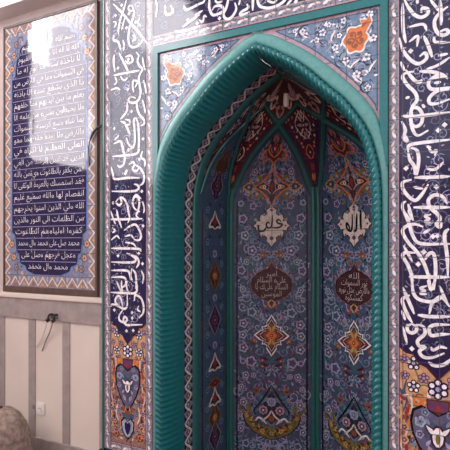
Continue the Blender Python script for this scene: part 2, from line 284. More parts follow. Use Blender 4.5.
# joined letter shapes: iso, final, initial, medial
FORMS = {}
def _forms():
    base = 0xFE8D
    for ch, n in (('ا', 2), ('ب', 4), ('ة', 2), ('ت', 4), ('ث', 4), ('ج', 4), ('ح', 4), ('خ', 4), ('د', 2), ('ذ', 2), ('ر', 2), ('ز', 2), ('س', 4), ('ش', 4), ('ص', 4), ('ض', 4), ('ط', 4), ('ظ', 4), ('ع', 4), ('غ', 4), ('ف', 4), ('ق', 4), ('ك', 4), ('ل', 4), ('م', 4), ('ن', 4), ('ه', 4), ('و', 2), ('ى', 2), ('ي', 4)):
        FORMS[ch] = [chr(base+i) for i in range(n)]; base += n
_forms()
def shape(t):
    out = []
    for i, ch in enumerate(t):
        f = FORMS.get(ch)
        if not f: out.append(ch); continue
        pv = t[i-1] if i else ' '; nx = t[i+1] if i+1 < len(t) else ' '
        jp = len(FORMS.get(pv, ())) == 4; jn = len(f) == 4 and nx in FORMS
        out.append(f[3] if jp and jn else f[1] if jp else f[2] if jn else f[0])
    return ''.join(reversed(out))
_cache = {}
def glyphs(t):
    if t in _cache: return _cache[t]
    c = bpy.data.curves.new('lettering', 'FONT'); c.body = shape(t); c.resolution_u = 2; c.size = 1; c.offset = -.012
    o = bpy.data.objects.new('lettering', c); COL.objects.link(o)
    dg = bpy.context.evaluated_depsgraph_get(); m = o.evaluated_get(dg).to_mesh()
    r = ([(v.co.x, v.co.y) for v in m.vertices], [tuple(p.vertices) for p in m.polygons])
    o.evaluated_get(dg).to_mesh_clear(); bpy.data.objects.remove(o); bpy.data.curves.remove(c)
    _cache[t] = r; return r

def front(y):      # a plane facing the room
    return lambda u, v, o: (u, y-o, v)

# ------------------------------------------------------------------ the room
def room():
    def st(name, mb, **k): return tag(mb.build(name, **k), kind='structure')
    m = MB(); m.box(-4.8, 2.6, -3.6, 3.6, -.1, 0, 'carpet_red'); st('floor', m)
    m = MB(); m.box(-4.8, 2.6, -3.6, 3.6, 5.8, 5.9, 'cornice_white'); st('ceiling', m)
    m = MB()
    m.box(-4.6, XC-.66, YL, YL+.14, 0, 5.8, 'plaster'); m.box(XC+.66, 2.6, YL, YL+.14, 0, 5.8, 'plaster')
    m.box(XC-.66, XC+.66, YL, YL+.14, 2.64, 5.8, 'plaster'); st('wall_front', m)
    # wall on the left with two tall windows
    m = MB(); W = ((-.02, 1.02), (-2.9, -.34)); z0, z1 = 2.45, 5.4
    m.box(-4.8, -4.6, -3.6, YL+.14, 0, z0, 'plaster'); m.box(-4.8, -4.6, -3.6, YL+.14, z1, 5.8, 'plaster')
    m.box(-4.8, -4.6, 1.02, YL+.14, z0, z1, 'plaster'); m.box(-4.8, -4.6, -.34, -.02, z0, z1, 'plaster'); m.box(-4.8, -4.6, -3.6, -2.9, z0, z1, 'plaster')
    st('wall_left', m)
    for i, (a, b) in enumerate(W):
        fr = MB()
        for y in (a, b-.05): fr.box(-4.68, -4.6, y, y+.05, z0, z1, 'window_frame')
        for z in (z0, z1-.05): fr.box(-4.68, -4.6, a, b, z, z+.03, 'window_frame')
        w = st('window_%d' % (i+1), fr)
        c, zc = (a+(b-a)*.62, 3.62) if i == 0 else (-1.08, 4.35)
        k0, k1, g0, g1 = (a, c, c, b) if i == 0 else (c, b, a, c)
        cm = 'curtain_glass' if i == 0 else 'sheer_curtain'; p = MB(); p.box(-4.74, -4.73, k0, k1, z0, z1, cm); p.box(-4.74, -4.73, g0, g1, z0, zc, cm); p.build('curtain', w)
        p = MB(); p.box(-4.74, -4.73, g0, g1, zc, z1, 'sky_glass' if i == 0 else 'bright_curtain'); p.build('pane', w)
    m = MB(); m.box(-4.6, 2.6, -3.6, -3.45, 0, 2.7, 'plaster'); st('added_wall_back', m)  # unseen low rear wall, added to cut open-sky haze in the niche tiles
    # cornice ledge over the panel
    m = MB(); m.box(-4.6, -2.2, 2.35, YL, 3.135, 3.6, 'cornice_white'); st('trim_1', m)
    # dado: rail, slabs, pilaster strips, base
    m = MB(); m.box(-4.6, -2.16, YL-.022, YL, 1.062, 1.196, 'marble_grey'); st('trim_2', m)
    m = MB(); m.box(-4.6, -2.16, YL-.034, YL, 1.196, 1.232, 'marble_cream'); st('trim_3', m, bevel=.006)
    m = MB(); m.box(-4.6, -2.16, YL-.010, YL, .2, 1.062, 'marble_cream'); st('trim_4', m)
    for k, x in enumerate((-3.8, -3.485, -3.17, -2.865, -2.55, -2.235)):
        m = MB(); m.box(x-.032, x+.032, YL-.016, YL, .2, 1.062, 'marble_grey'); st('trim_%d' % (5+k), m)
    m = MB(); m.box(-4.6, -2.16, YL-.026, YL, 0, .275, 'marble_grey'); st('baseboard_front', m)
room()

# ------------------------------------------------------------------ framed verse panel on the wall
VERSE = ['بسم الله الرحمن الرحيم', 'الله لا اله الا هو الحي القيوم', 'لا تاخذه سنة ولا نوم له ما', 'في السموات وما في الارض من', 'ذا الذي يشفع عنده الا باذنه', 'يعلم ما بين ايديهم وما خلفهم',
         'ولا يحيطون بشيء من علمه الا', 'بما شاء وسع كرسيه السموات', 'والارض ولا يوده حفظهما وهو', 'العلي العظيم لا اكراه في', 'الدين قد تبين الرشد من الغي', 'فمن يكفر بالطاغوت ويؤمن بالله',
         'فقد استمسك بالعروة الوثقى لا', 'انفصام لها والله سميع عليم', 'الله ولي الذين امنوا يخرجهم', 'من الظلمات الى النور والذين', 'كفروا اولياوهم الطاغوت', 'محمد صل على محمد وال محمد', 'وعجل فرجهم وصل على', 'محمد وال محمد']
def verse_panel():
    x0, x1, z0, z1 = -3.138, -2.278, 1.236, 3.068
    root = empty('inscription_panel', ((x0+x1)/2, YL, z0))
    tag(root, 'tall framed tile panel of many white verse rows, on the wall at far left', 'tile panel')
    y = YL-.022
    f = MB()
    f.box(x0, x0+.014, y-.006, YL, z0, z1, 'wood_dark'); f.box(x1-.014, x1, y-.004, YL, z0, z1, 'wood_dark')
    f.box(x0+.014, x1-.014, y-.006, YL, z1-.016, z1, 'wood_dark'); f.box(x0+.014, x1-.014, y-.006, YL, z0, z0+.04, 'wood_dark')
    f.build('frame', root)
    a0, a1, c0, c1 = x0+.014, x1-.014, z0+.04, z1-.016
    to = front(y)
    b = Pat(to)                                            # zigzag border
    bw, bh = .062, .078
    for q in ((a0, a0+bw, c0, c1), (a1-bw, a1, c0, c1), (a0+bw, a1-bw, c0, c0+bh), (a0+bw, a1-bw, c1-bh, c1)): b.sheet(*q, 'mauve')
    def zig(p, d, L, h, nrm):
        n = max(2, round(L/.088)); st = L/n
        P = lambda t, s: (p[0]+d[0]*t+nrm[0]*s, p[1]+d[1]*t+nrm[1]*s)
        for i in range(n):
            b.fan([P(i*st, h*.12), P((i+.5)*st, h*.8), P((i+1)*st, h*.12)], 'sand', 1)
            b.fan([P((i+.28)*st, h*.14), P((i+.5)*st, h*.44), P((i+.72)*st, h*.14)], 'tan' if i % 2 else 'clay', 2)
            b.leaf(*P((i+1)*st, h*.95), h*.5, h*.28, math.atan2(-nrm[1], -nrm[0]), 'powder', 2)
        b.stroke([P(i*st/2, h*(.14 if i % 2 == 0 else .84)) for i in range(2*n+1)], .013, 'cream', 3, 1, 1)
    zig((a0+bw, c0), (1, 0), a1-a0-2*bw, bh, (0, 1)); zig((a1-bw, c1), (-1, 0), a1-a0-2*bw, bh, (0, -1))
    zig((a0, c1), (0, -1), c1-c0, bw, (1, 0)); zig((a1, c0), (0, 1), c1-c0, bw, (-1, 0))
    b.build('zigzag_border', root)
    i0, i1, j0, j1 = a0+bw, a1-bw, c0+bh, c1-bh
    g = Pat(to); g.sheet(i0, i1, j0, j1, 'haze')            # floral ground round the text field
    cx = (i0+i1)/2
    def fieldx(z):                                          # half width of the navy field
        d = min(z-j0, j1-z)
        T = [(0, .10), (.012, .155), (.03, .2), (.065, .215), (.075, .265), (.14, .275), (.155, .30), (.27, .315), (.285, .345), (3, .345)]
        for (p, w), (q, x) in zip(T, T[1:]):
            if p <= d <= q: return w+(x-w)*(d-p)/(q-p)
        return 0
    for sx in (-1, 1):
        for z, dx in ((j0+.05, .30), (j0+.12, .325), (j0+.21, .345), (j1-.05, .30), (j1-.12, .325), (j1-.21, .345)):
            g.flower(cx+sx*dx, z, .022, 'sand' if dx < .31 else 'tan', 'rust', 'slate', 6)
            g.spiral(cx+sx*(dx-.045), z+.02, .04, 1.3, sx, .006, 'slate', 1, sx)
        for k in range(14): g.leaf(cx+sx*(i1-cx-.008), j0+.3+k*.088, .03, .014, 1.57+sx*.5, 'slate', 1)
        for z in (j0+.03, j1-.03): g.leaf(cx+sx*.25, z, .05, .02, 1.2*sx, 'tan', 1)
    g.build('floral_ground', root)
    zz = [j0+.006+(j1-j0-.012)*i/120 for i in range(121)]
    t = Pat(to)
    lo = [(cx-fieldx(z), z) for z in zz]; hi = [(cx+fieldx(z), z) for z in zz]
    t.mb.grid([[to(u, v, .0012) for u, v in lo], [to(u, v, .0012) for u, v in hi]], 'navy', [lo, hi], smooth=False)
    t.stroke(lo, .008, 'sky', 3, 1, 1); t.stroke(hi, .008, 'sky', 3, 1, 1)
    n = len(VERSE); top, bot = j1-.10, j0+.045
    for i, s in enumerate(VERSE):
        z = top+(bot-top)*i/(n-1)
        w = fieldx(z)*2-.05
        t.text(cx, z, s, .054, 'white', 4, w)
        if i < n-1:
            zl = z-(top-bot)/(n-1)*.38; wl = fieldx(zl)-.012
            t.stroke([(cx-wl, zl), (cx+wl, zl)], .0035, 'lavender', 3, 1, 1)
        random.seed(i)
        for k in range(5):
            t.leaf(cx+random.uniform(-w/2, w/2), z+random.uniform(0, .06), .016, .006, random.uniform(0, 3), 'lavender', 3)
    t.build('text_field', root)
verse_panel()

# ------------------------------------------------------------------ shared border of white waves
def wave_border(p, path, w, step=.076, ground='mauve'):
    """path: list of straight runs ((u0,v0),(u1,v1)); painted band of width w centred on it"""
    for (a, c) in path:
        L = math.hypot(c[0]-a[0], c[1]-a[1]); d = ((c[0]-a[0])/L, (c[1]-a[1])/L); nn = (-d[1], d[0])
        P = lambda t, s: (a[0]+d[0]*t+nn[0]*s*w, a[1]+d[1]*t+nn[1]*s*w)
        p.fan([P(0, -.5), P(L, -.5), P(L, .5), P(0, .5)], ground, 0)
        n = max(2, round(L/step)); st = L/n
        p.stroke([P(i*st/4, .30*math.sin(i*math.pi/2)) for i in range(4*n+1)], w*.10, 'haze', 2, 1, 2)
        for q in (-.5, .5):
            p.stroke([P(0, q*.88), P(L, q*.88)], w*.12, 'pink', 2, 1, 1); p.stroke([P(0, q*1.02), P(L, q*1.02)], w*.08, 'black', 1, 1, 1)
        ang = math.atan2(d[1], d[0])
        for i in range(n):
            p.leaf(*P((i+.05)*st, -.18), st*.48, w*.30, ang+.42, 'white', 3); p.leaf(*P((i+.36)*st, .10), st*.26, w*.20, ang-.5, 'cream', 3)
            p.leaf(*P((i+.55)*st, .18), st*.42, w*.24, ang-.42, 'cream', 3)
            p.disc(*P((i+.25)*st, -.28), w*.13, 'teal_line', 1, n=6); p.disc(*P((i+.75)*st, .28), w*.13, 'teal_line', 1, n=6)
            p.disc(*P((i+.55)*st, -.25), w*.10, 'dusk', 2, n=6); p.disc(*P((i+.95)*st, .25), w*.10, 'dusk', 2, n=6)

def arabesque(p, u0, u1, v0, v1, n, mat='lavender', seed=3, r=(.02, .036), accents=('sky', 'pink')):
    rnd = random.Random(seed)
    for i in range(n*3):
        u, v = rnd.uniform(u0+.025, u1-.025), v0+(v1-v0)*(i+.5)/(n*3)
        p.spiral(u, v, rnd.uniform(*r), 1.4, rnd.uniform(0, 6), .0038, rnd.choice((mat, 'dusk', 'slate', 'haze')), 1, rnd.choice((-1, 1)))
        for k in range(2): p.leaf(rnd.uniform(u0+.015, u1-.015), v+rnd.uniform(-.02, .02), .016, .007, rnd.uniform(0, 6), rnd.choice(accents+('haze', 'slate', 'powder')), 2)

def script(p, strokes, dots, w, mat='white', layer=4):
    for s in strokes:
        P = [(x/1000, z/1000) for x, z in s]
        L = sum(math.hypot(b[0]-a[0], b[1]-a[1]) for a, b in zip(P, P[1:]))
        p.stroke(P, w if L > .1 else w*.8, mat, layer, .45)
    for x, z in dots: p.diamond(x/1000, z/1000, w*.8, mat, layer)

# ------------------------------------------------------------------ lettered pilasters either side of the arch
def vase_garden(p, cx, hw, zt, zb):
    """orange floral foot of a pilaster: flowers, vase, tulips, stems; hw = half width"""
    S = hw/.128
    P = lambda u, v: (cx+u*hw, v)
    for sx in (-1, 1):
        # flowers on the orange ground
        for u, v, r in ((.62, 1.045, .026), (.36, .985, .02), (.62, .945, .024), (.84, .99, .017), (.86, 1.06, .018)):
            p.ringflower(*P(sx*u, v), r*1.05*S**.5, 'night' if r > .02 else 'plum', 'white' if r > .02 else 'pink', 'lavender')
        p.stroke([P(sx*.1, .93), P(sx*.3, .955), P(sx*.5, .95)], .006, 'olive', 1)
        p.stroke([P(sx*.62, 1.03), P(sx*.5, .98), P(sx*.62, .93)], .006, 'olive', 1)
        p.stroke([P(sx*.12, .90), P(sx*.42, .885), P(sx*.5, .83), P(sx*.72, .80), P(sx*.82, .70), P(sx*.62, .60), P(sx*.4, .52), P(sx*.62, .45)], .012, 'orange', 2)
        p.stroke([P(sx*.9, .93), P(sx*.76, .86), P(sx*.88, .78), P(sx*.92, .66), P(sx*.78, .56), P(sx*.9, .47)], .009, 'rust', 2)
        p.stroke([P(sx*.32, .84), P(sx*.40, .885), P(sx*.58, .90), P(sx*.60, .875), P(sx*.46, .868), P(sx*.36, .835)], .010, 'orange', 4); p.stroke([P(sx*.36, .91), P(sx*.5, .915), P(sx*.6, .895)], .007, 'rust', 4)
        p.stroke([P(sx*.78, .985), P(sx*.86, .93), P(sx*.80, .88), P(sx*.9, .83)], .008, 'slate', 2); p.leaf(*P(sx*.84, .89), .045*S, .014*S, 1.57-sx*.5, 'slate', 2); p.leaf(*P(sx*.72, .87), .04*S, .012*S, 1.57+sx*.4, 'olive', 2)
        p.stroke([P(sx*.30, .66), P(sx*.42, .62), P(sx*.36, .57), P(sx*.5, .54), P(sx*.46, .48), P(sx*.3, .44)], .008, 'haze', 3); p.stroke([P(sx*.95, .80), P(sx*.8, .745), P(sx*.95, .69), P(sx*.84, .63), P(sx*.95, .56), P(sx*.82, .50)], .007, 'cream', 3)
        for v in (.765, .71, .60, .535, .475): p.rosette(*P(sx*.86, v), .015*S, 'tan' if v > .6 else 'pink', 'plum', 'gold', 4, 5)
        for v in (.64, .585, .50): p.rosette(*P(sx*.50, v), .013*S, 'haze', 'maroon', 'cream', 4, 5)
        p.stroke([P(sx*.96, .9), P(sx*.7, .9), P(sx*.66, .84)], .010, 'cream', 2)
        p.stroke([P(sx*.55, .64), P(sx*.66, .58), P(sx*.5, .53)], .009, 'cream', 2)
        for v, m, a in ((.88, 'red', 2.2), (.82, 'red', 1.3), (.74, 'plum', 1.9), (.70, 'maroon', 1.2), (.66, 'red', 1.5), (.60, 'grape', 2.), (.54, 'maroon', 1.3), (.49, 'rust', 1.8), (.44, 'plum', 1.3)):
            p.leaf(*P(sx*.82, v), .034*S, .014*S, math.pi/2-sx*(a-1.57)*1.4, m, 2)
            p.leaf(*P(sx*.62, v-.02), .026*S, .012*S, math.pi/2+sx*(a-1.2), 'steel' if m != 'red' else 'olive', 2)
        for v in (.79, .72, .63, .57, .50): p.disc(*P(sx*.9, v), .008*S, 'gold', 3, n=7)
        p.flower(*P(sx*.66, .46), .02*S, 'orange', 'maroon', 'brown', 5, 3)
        p.flower(*P(sx*.72, .53), .016*S, 'tan', 'plum', 'maroon', 5, 3)
        p.flower(*P(sx*.78, .645), .016*S, 'pink', 'red', 'maroon', 5, 3)
    # a fine scatter of leaves in the lower ground
    rnd = random.Random(int(hw*1e4))
    for i in range(190):
        u, v = rnd.uniform(.06, .97), rnd.uniform(zb+.015, .90); m = rnd.choice(('slate', 'plum', 'dusk', 'gold', 'brown', 'cream', 'dusk', 'maroon', 'haze'))
        for sx in (-1, 1): p.leaf(*P(sx*u, v), (.018+.016*(i % 3 == 0))*S, (.008+.004*(i % 3 == 0))*S, math.pi/2+sx*rnd.uniform(-1.5, 1.5), m, 1)
    p.ringflower(*P(0, .945), .038*S**.5, 'navy', 'white', 'lavender', 6, 4)
    # vase
    p.fan([P(-.3, .90), P(.3, .90), P(.27, .835), P(-.27, .835)], 'brown', 3); p.fan([P(-.26, .893), P(.26, .893), P(.23, .85), P(-.23, .85)], 'plum', 4)
    p.disc(*P(0, .862), .010*S, 'red', 5, n=6)
    H = [(.0, .835), (.16, .85), (.42, .872), (.66, .85), (.72, .80), (.66, .745), (.5, .69), (.3, .645), (0, .60)]
    out = [P(u, v) for u, v in H]+[P(-u, v) for u, v in reversed(H[1:-1])]
    p.poly(out, 'black', 5)
    c = (cx, .75); p.poly([(c[0]+(u-c[0])*.91, c[1]+(v-c[1])*.92) for u, v in out], 'dusk', 6)
    p.poly([(c[0]+(u-c[0])*.5, c[1]-.01+(v-c[1])*.6) for u, v in out], 'slate', 7)
    for sx in (-1, 1):
        p.rosette(*P(sx*.45, .80), .019*S, 'powder', 'haze', 'slate', 8, 5); p.rosette(*P(sx*.46, .745), .014*S, 'lavender', 'slate', 'pink', 8, 5); p.rosette(*P(sx*.32, .842), .014*S, 'haze', 'slate', 'powder', 8, 5)
        p.leaf(*P(sx*.2, .79), .03*S, .012*S, 1.57-sx*.6, 'haze', 8); p.leaf(*P(sx*.3, .70), .03*S, .012*S, 1.57+sx*.6, 'lavender', 8); p.leaf(*P(sx*.56, .83), .02*S, .01*S, -1., 'plum', 8)
        p.leaf(*P(sx*.06, .745), .055*S, .024*S, math.pi/2-sx*.75, 'maroon', 8); p.leaf(*P(sx*.08, .75), .042*S, .015*S, math.pi/2-sx*.75, 'white', 9)
        p.leaf(*P(sx*.1, .66), .04*S, .02*S, math.pi/2-sx*.5, 'pink', 8)
    p.disc(*P(0, .742), .026*S, 'maroon', 8, .042*S); p.disc(*P(0, .742), .018*S, 'white', 9, .034*S); p.disc(*P(0, .735), .008*S, 'olive', 10, .018*S)
    # red stem and blue heart under the vase
    p.fan([P(-.36, .69), P(.36, .69), P(.22, .585), P(-.22, .585)], 'rust', 4); p.fan([P(-.26, .585), P(.26, .585), P(.3, .555), P(-.3, .555)], 'slate', 4)
    for sx in (-1, 1): p.stroke([P(sx*.2, .68), P(sx*.1, .62), P(sx*.2, .59)], .006, 'tan', 5)
    B = [(0, .545), (.2, .565), (.38, .54), (.34, .49), (.18, .455), (0, .435)]
    ob = [P(u, v) for u, v in B]+[P(-u, v) for u, v in reversed(B[1:-1])]
    p.poly(ob, 'black', 5); c = (cx, .505)
    p.poly([(c[0]+(u-c[0])*.84, c[1]+(v-c[1])*.84) for u, v in ob], 'powder', 6)
    p.poly([(c[0]+(u-c[0])*.45, c[1]+(v-c[1])*.6) for u, v in ob], 'navy', 7)

def pilaster(x0, x1, inner, strokes, dots, label, w):
    """x0..x1 outer limits; inner=+1 when the arch lies to the right"""
    s = inner
    e0, e1 = (x0+.036, x1) if s > 0 else (x0, x1-.036)
    bw = .047
    root = empty('calligraphy_pilaster', ((x0+x1)/2, YF, 0)); tag(root, label, 'pilaster')
    m = MB(); m.box(e0, e1, YF+.001, YL-.002, .345, TOP, 'plinth_dark'); m.build('backing', root)
    m = MB(); m.box(x0-.004, x1, YF-.012, YL-.002, 0.001, .345, 'plinth_dark'); m.build('plinth', root, bevel=.006)
    m = MB()                                                # rounded turquoise corner strip
    xo, xi = (x0, e0) if s > 0 else (x1, e1)
    n = 10; pr = []
    for k in range(n+1):
        a = math.pi/2*k/n
        pr.append((xi+(xo-xi)*math.sin(a), YF+.03-.036*math.cos(a)))
    pr.append((xo, YL-.002))
    zs = [.345+(TOP-.345)*i/8 for i in range(9)]
    m.grid([[(x, y, z) for x, y in pr] for z in zs], 'teal_rib'); m.build('corner_strip', root)
    to = front(YF)
    b = Pat(to)
    zb = .358
    wave_border(b, [((e0+bw/2, zb), (e0+bw/2, TOP)), ((e1-bw/2, TOP), (e1-bw/2, zb)), ((e0+bw, zb+bw/2), (e1-bw, zb+bw/2))], bw)
    b.build('wave_border', root)
    f0, f1 = e0+bw, e1-bw; cx, hw = (f0+f1)/2, (f1-f0)/2
    z1 = zb+bw
    g = Pat(to); g.sheet(f0, f1, z1, 1.16, 'tan', layer=0); g.poly([(f0, z1), (f1, z1), (f1, .80), (cx+hw*.8, .83), (cx+hw*.5, .80), (cx, .84), (cx-hw*.5, .80), (cx-hw*.8, .83), (f0, .80)], 'clay', .6)
    vase_garden(g, cx, hw, 1.0, z1)
    g.build('vase_field', root)
    t = Pat(to)
    up = [(f0, TOP), (f0, 1.115), (cx-hw*.82, 1.09), (cx-hw*.62, 1.085), (cx-hw*.5, 1.05), (cx-hw*.28, 1.035), (cx-hw*.14, 1.01), (cx, .985)]
    fld = up+[(2*cx-u, v) for u, v in reversed(up[:-1])]
    t.mb.face([to(u, v, .0042) for u, v in fld], 'navy', fld)
    t.stroke(up[1:]+[(2*cx-u, v) for u, v in reversed(up[1:-1])], .007, 'maroon', 9, 1, 1)
    t2 = Pat(lambda u, v, o: to(u, v, o+.0042)); t2.mb = t.mb
    arabesque(t2, f0, f1, 1.1, TOP-.03, 46, seed=int(hw*1000))
    script(t2, strokes, dots, w)
    zt = max(z for q in strokes for x, z in q)
    script(t2, [[(x, z+440) for x, z in q] for q in strokes if all(zt+8 < z+440 < 3285 for x, z in q)], [], w)
    t.build('script_field', root)
    return root
pilaster(-2.186, -1.795, 1, LEFT_STROKES, LEFT_DOTS, 'tall tiled pilaster of stacked white script on navy, left of the arch', .0138)
pilaster(-.510, -.062, -1, RIGHT_STROKES, RIGHT_DOTS, 'tall tiled pilaster of large white script on navy, right of the arch', .0150)

# ------------------------------------------------------------------ lettered frieze over the arch
def frieze():
    x0, x1 = -1.795, -.510
    root = empty('calligraphy_frieze', ((x0+x1)/2, YF, 2.66)); tag(root, 'horizontal tile frieze of white script on navy running above the pointed arch', 'frieze')
    m = MB(); m.box(x0, x1, YF+.001, YL-.002, 2.664, TOP, 'plinth_dark'); m.build('backing', root)
    to = front(YF); b = Pat(to)
    wave_border(b, [((x0, 2.662+.03), (x1, 2.662+.03))], .056); b.build('wave_border', root)
    t = Pat(to); t.sheet(x0, x1, 2.722, TOP, 'navy', layer=0)
    rnd = random.Random(5)
    for i in range(190):
        t.spiral(x0+.03+(x1-x0-.06)*i/189, rnd.uniform(2.76, TOP-.04), rnd.uniform(.02, .034), 1.4, rnd.uniform(0, 6), .0038, rnd.choice(('lavender', 'dusk', 'haze', 'slate')), 1, rnd.choice((-1, 1)))
    script(t, FRIEZE_STROKES, FRIEZE_DOTS, .0145)
    script(t, [[(x+150, z+285) for x, z in q] for q in FRIEZE_STROKES if all(-1780 < x+150 < -525 and z+285 < 3290 for x, z in q)], [], .0145)
    t.build('script_field', root)
frieze()

# ------------------------------------------------------------------ arch curves (half, right side, apex first), relative to the axis
ROPE_OUT = [(0, 2.558), (.05, 2.535), (.1, 2.508), (.2, 2.446), (.278, 2.384), (.376, 2.289), (.43, 2.24), (.47, 2.193), (.515, 2.13), (.545, 2.08), (.569, 2.024), (.596, 1.925), (.609, 1.83), (.613, 1.67), (.613, 1.2), (.613, .8), (.613, .4), (.613, .0)]
FACE_OUT = [(0, 2.614), (.055, 2.597), (.11, 2.574), (.25, 2.486), (.335, 2.418), (.42, 2.34), (.48, 2.28), (.536, 2.215), (.58, 2.15), (.606, 2.08), (.622, 2.01), (.636, 1.92), (.640, 1.83), (.640, 1.67), (.640, 1.2), (.640, .8), (.640, .4), (.640, .0)]
def dense(P, step):
    L = smooth_line(P, 12); out = [L[0]]; acc = 0
    tot = sum(math.hypot(b[0]-a[0], b[1]-a[1]) for a, b in zip(L, L[1:])); n = round(tot/step); d = tot/n; nxt = d
    for a, b in zip(L, L[1:]):
        s = math.hypot(b[0]-a[0], b[1]-a[1])
        while s > 0 and nxt <= acc+s+1e-9 and len(out) <= n:
            t = (nxt-acc)/s; out.append((a[0]+(b[0]-a[0])*t, a[1]+(b[1]-a[1])*t)); nxt += d
        acc += s
    return out
ARC = dense(ROPE_OUT, .0034)
def normals(P):
    N = []
    for i in range(len(P)):
        a, b = P[max(0, i-1)], P[min(len(P)-1, i+1)]
        dx, dz = b[0]-a[0], b[1]-a[1]; l = math.hypot(dx, dz) or 1; N.append((dz/l, -dx/l) if dx or dz else (0, -1))
    return N
ARCN = normals(ARC)
def inset(d, step=1):
    """arch line moved inwards by d, clipped at the axis"""
    Q = [(p[0]+n[0]*d, p[1]+n[1]*d) for p, n in zip(ARC, ARCN)]
    zc = Q[0][1]
    for a, b in zip(Q, Q[1:]):
        if a[0] < 0 <= b[0]: zc = a[1]+(b[1]-a[1])*(-a[0])/(b[0]-a[0])
    Q = [(0, zc) if q[0] <= 0 else q for q in Q]; Q[0] = (0, zc)
    return Q[::step]
INN = inset(.060)
_hw = {}
def half_width(z):
    q = round(z*4000)
    if q not in _hw: _hw[q] = half_width_exact(q/4000)
    return _hw[q]
def half_width_exact(z):
    for a, b in zip(INN, INN[1:]):
        if a[1] >= z >= b[1] and a[1] > b[1]: return a[0]+(b[0]-a[0])*(a[1]-z)/(a[1]-b[1])
    return 0 if z > 2 else .553
PLAN = [(-.553, 0), (-.545, .36), (0, .53), (.545, .36), (.553, 0)]
PLEN = [math.hypot(b[0]-a[0], b[1]-a[1]) for a, b in zip(PLAN, PLAN[1:])]
def S(s, z):
    s = min(4, max(0, s)); i = min(3, int(s)); f = s-i; k = half_width(z)/.553
    x = PLAN[i][0]*(1-f)+PLAN[i+1][0]*f; y = PLAN[i][1]*(1-f)+PLAN[i+1][1]*f
    return (XC+x*k, YF+.34+y*k**.85, z)
def SN(s, z):
    i = min(3, int(s)); e = .02
    if abs(s-round(s)) < .03 and 0 < round(s) < 4: a, b = S(s-.06, z), S(s+.06, z)
    else: a, b = S(max(i, s-e), z), S(min(i+1, s+e), z)
    c, d = S(s, z-.01), S(s, min(2.49, z+.01))
    u = [b[k]-a[k] for k in range(3)]; v = [d[k]-c[k] for k in range(3)]
    n = (v[1]*u[2]-v[2]*u[1], v[2]*u[0]-v[0]*u[2], v[0]*u[1]-v[1]*u[0])
    l = math.sqrt(sum(x*x for x in n)) or 1; n = tuple(x/l for x in n)
    p = S(s, z); t = (XC-p[0], YF-.3-p[1], 0)
    return n if sum(n[k]*t[k] for k in range(3)) > 0 else tuple(-x for x in n)
def niche_to(i):
    L = PLEN[i]
    def to(u, v, o):
        s = i+.5+u/L; p, n = S(min(i+1, max(i, s)), v), SN(min(i+.999, max(i+.001, s)), v); o += .0006
        return tuple(p[k]+n[k]*o for k in range(3))
    return to
def lerp(T, x):
    for (a, p), (b, q) in zip(T, T[1:]):
        if a <= x <= b: return p+(q-p)*(x-a)/(b-a)
    return T[-1][1]
ARCHZ = [(0, 1.86), (.07, 1.91), (.10, 2.0), (.13, 2.06), (.2, 2.14), (.33, 2.225), (.5, 2.285)]
def arch_z(s): return lerp(ARCHZ, abs(s-round(s)))
def kite_z(s): return 2.392-.17*abs(s-round(s))

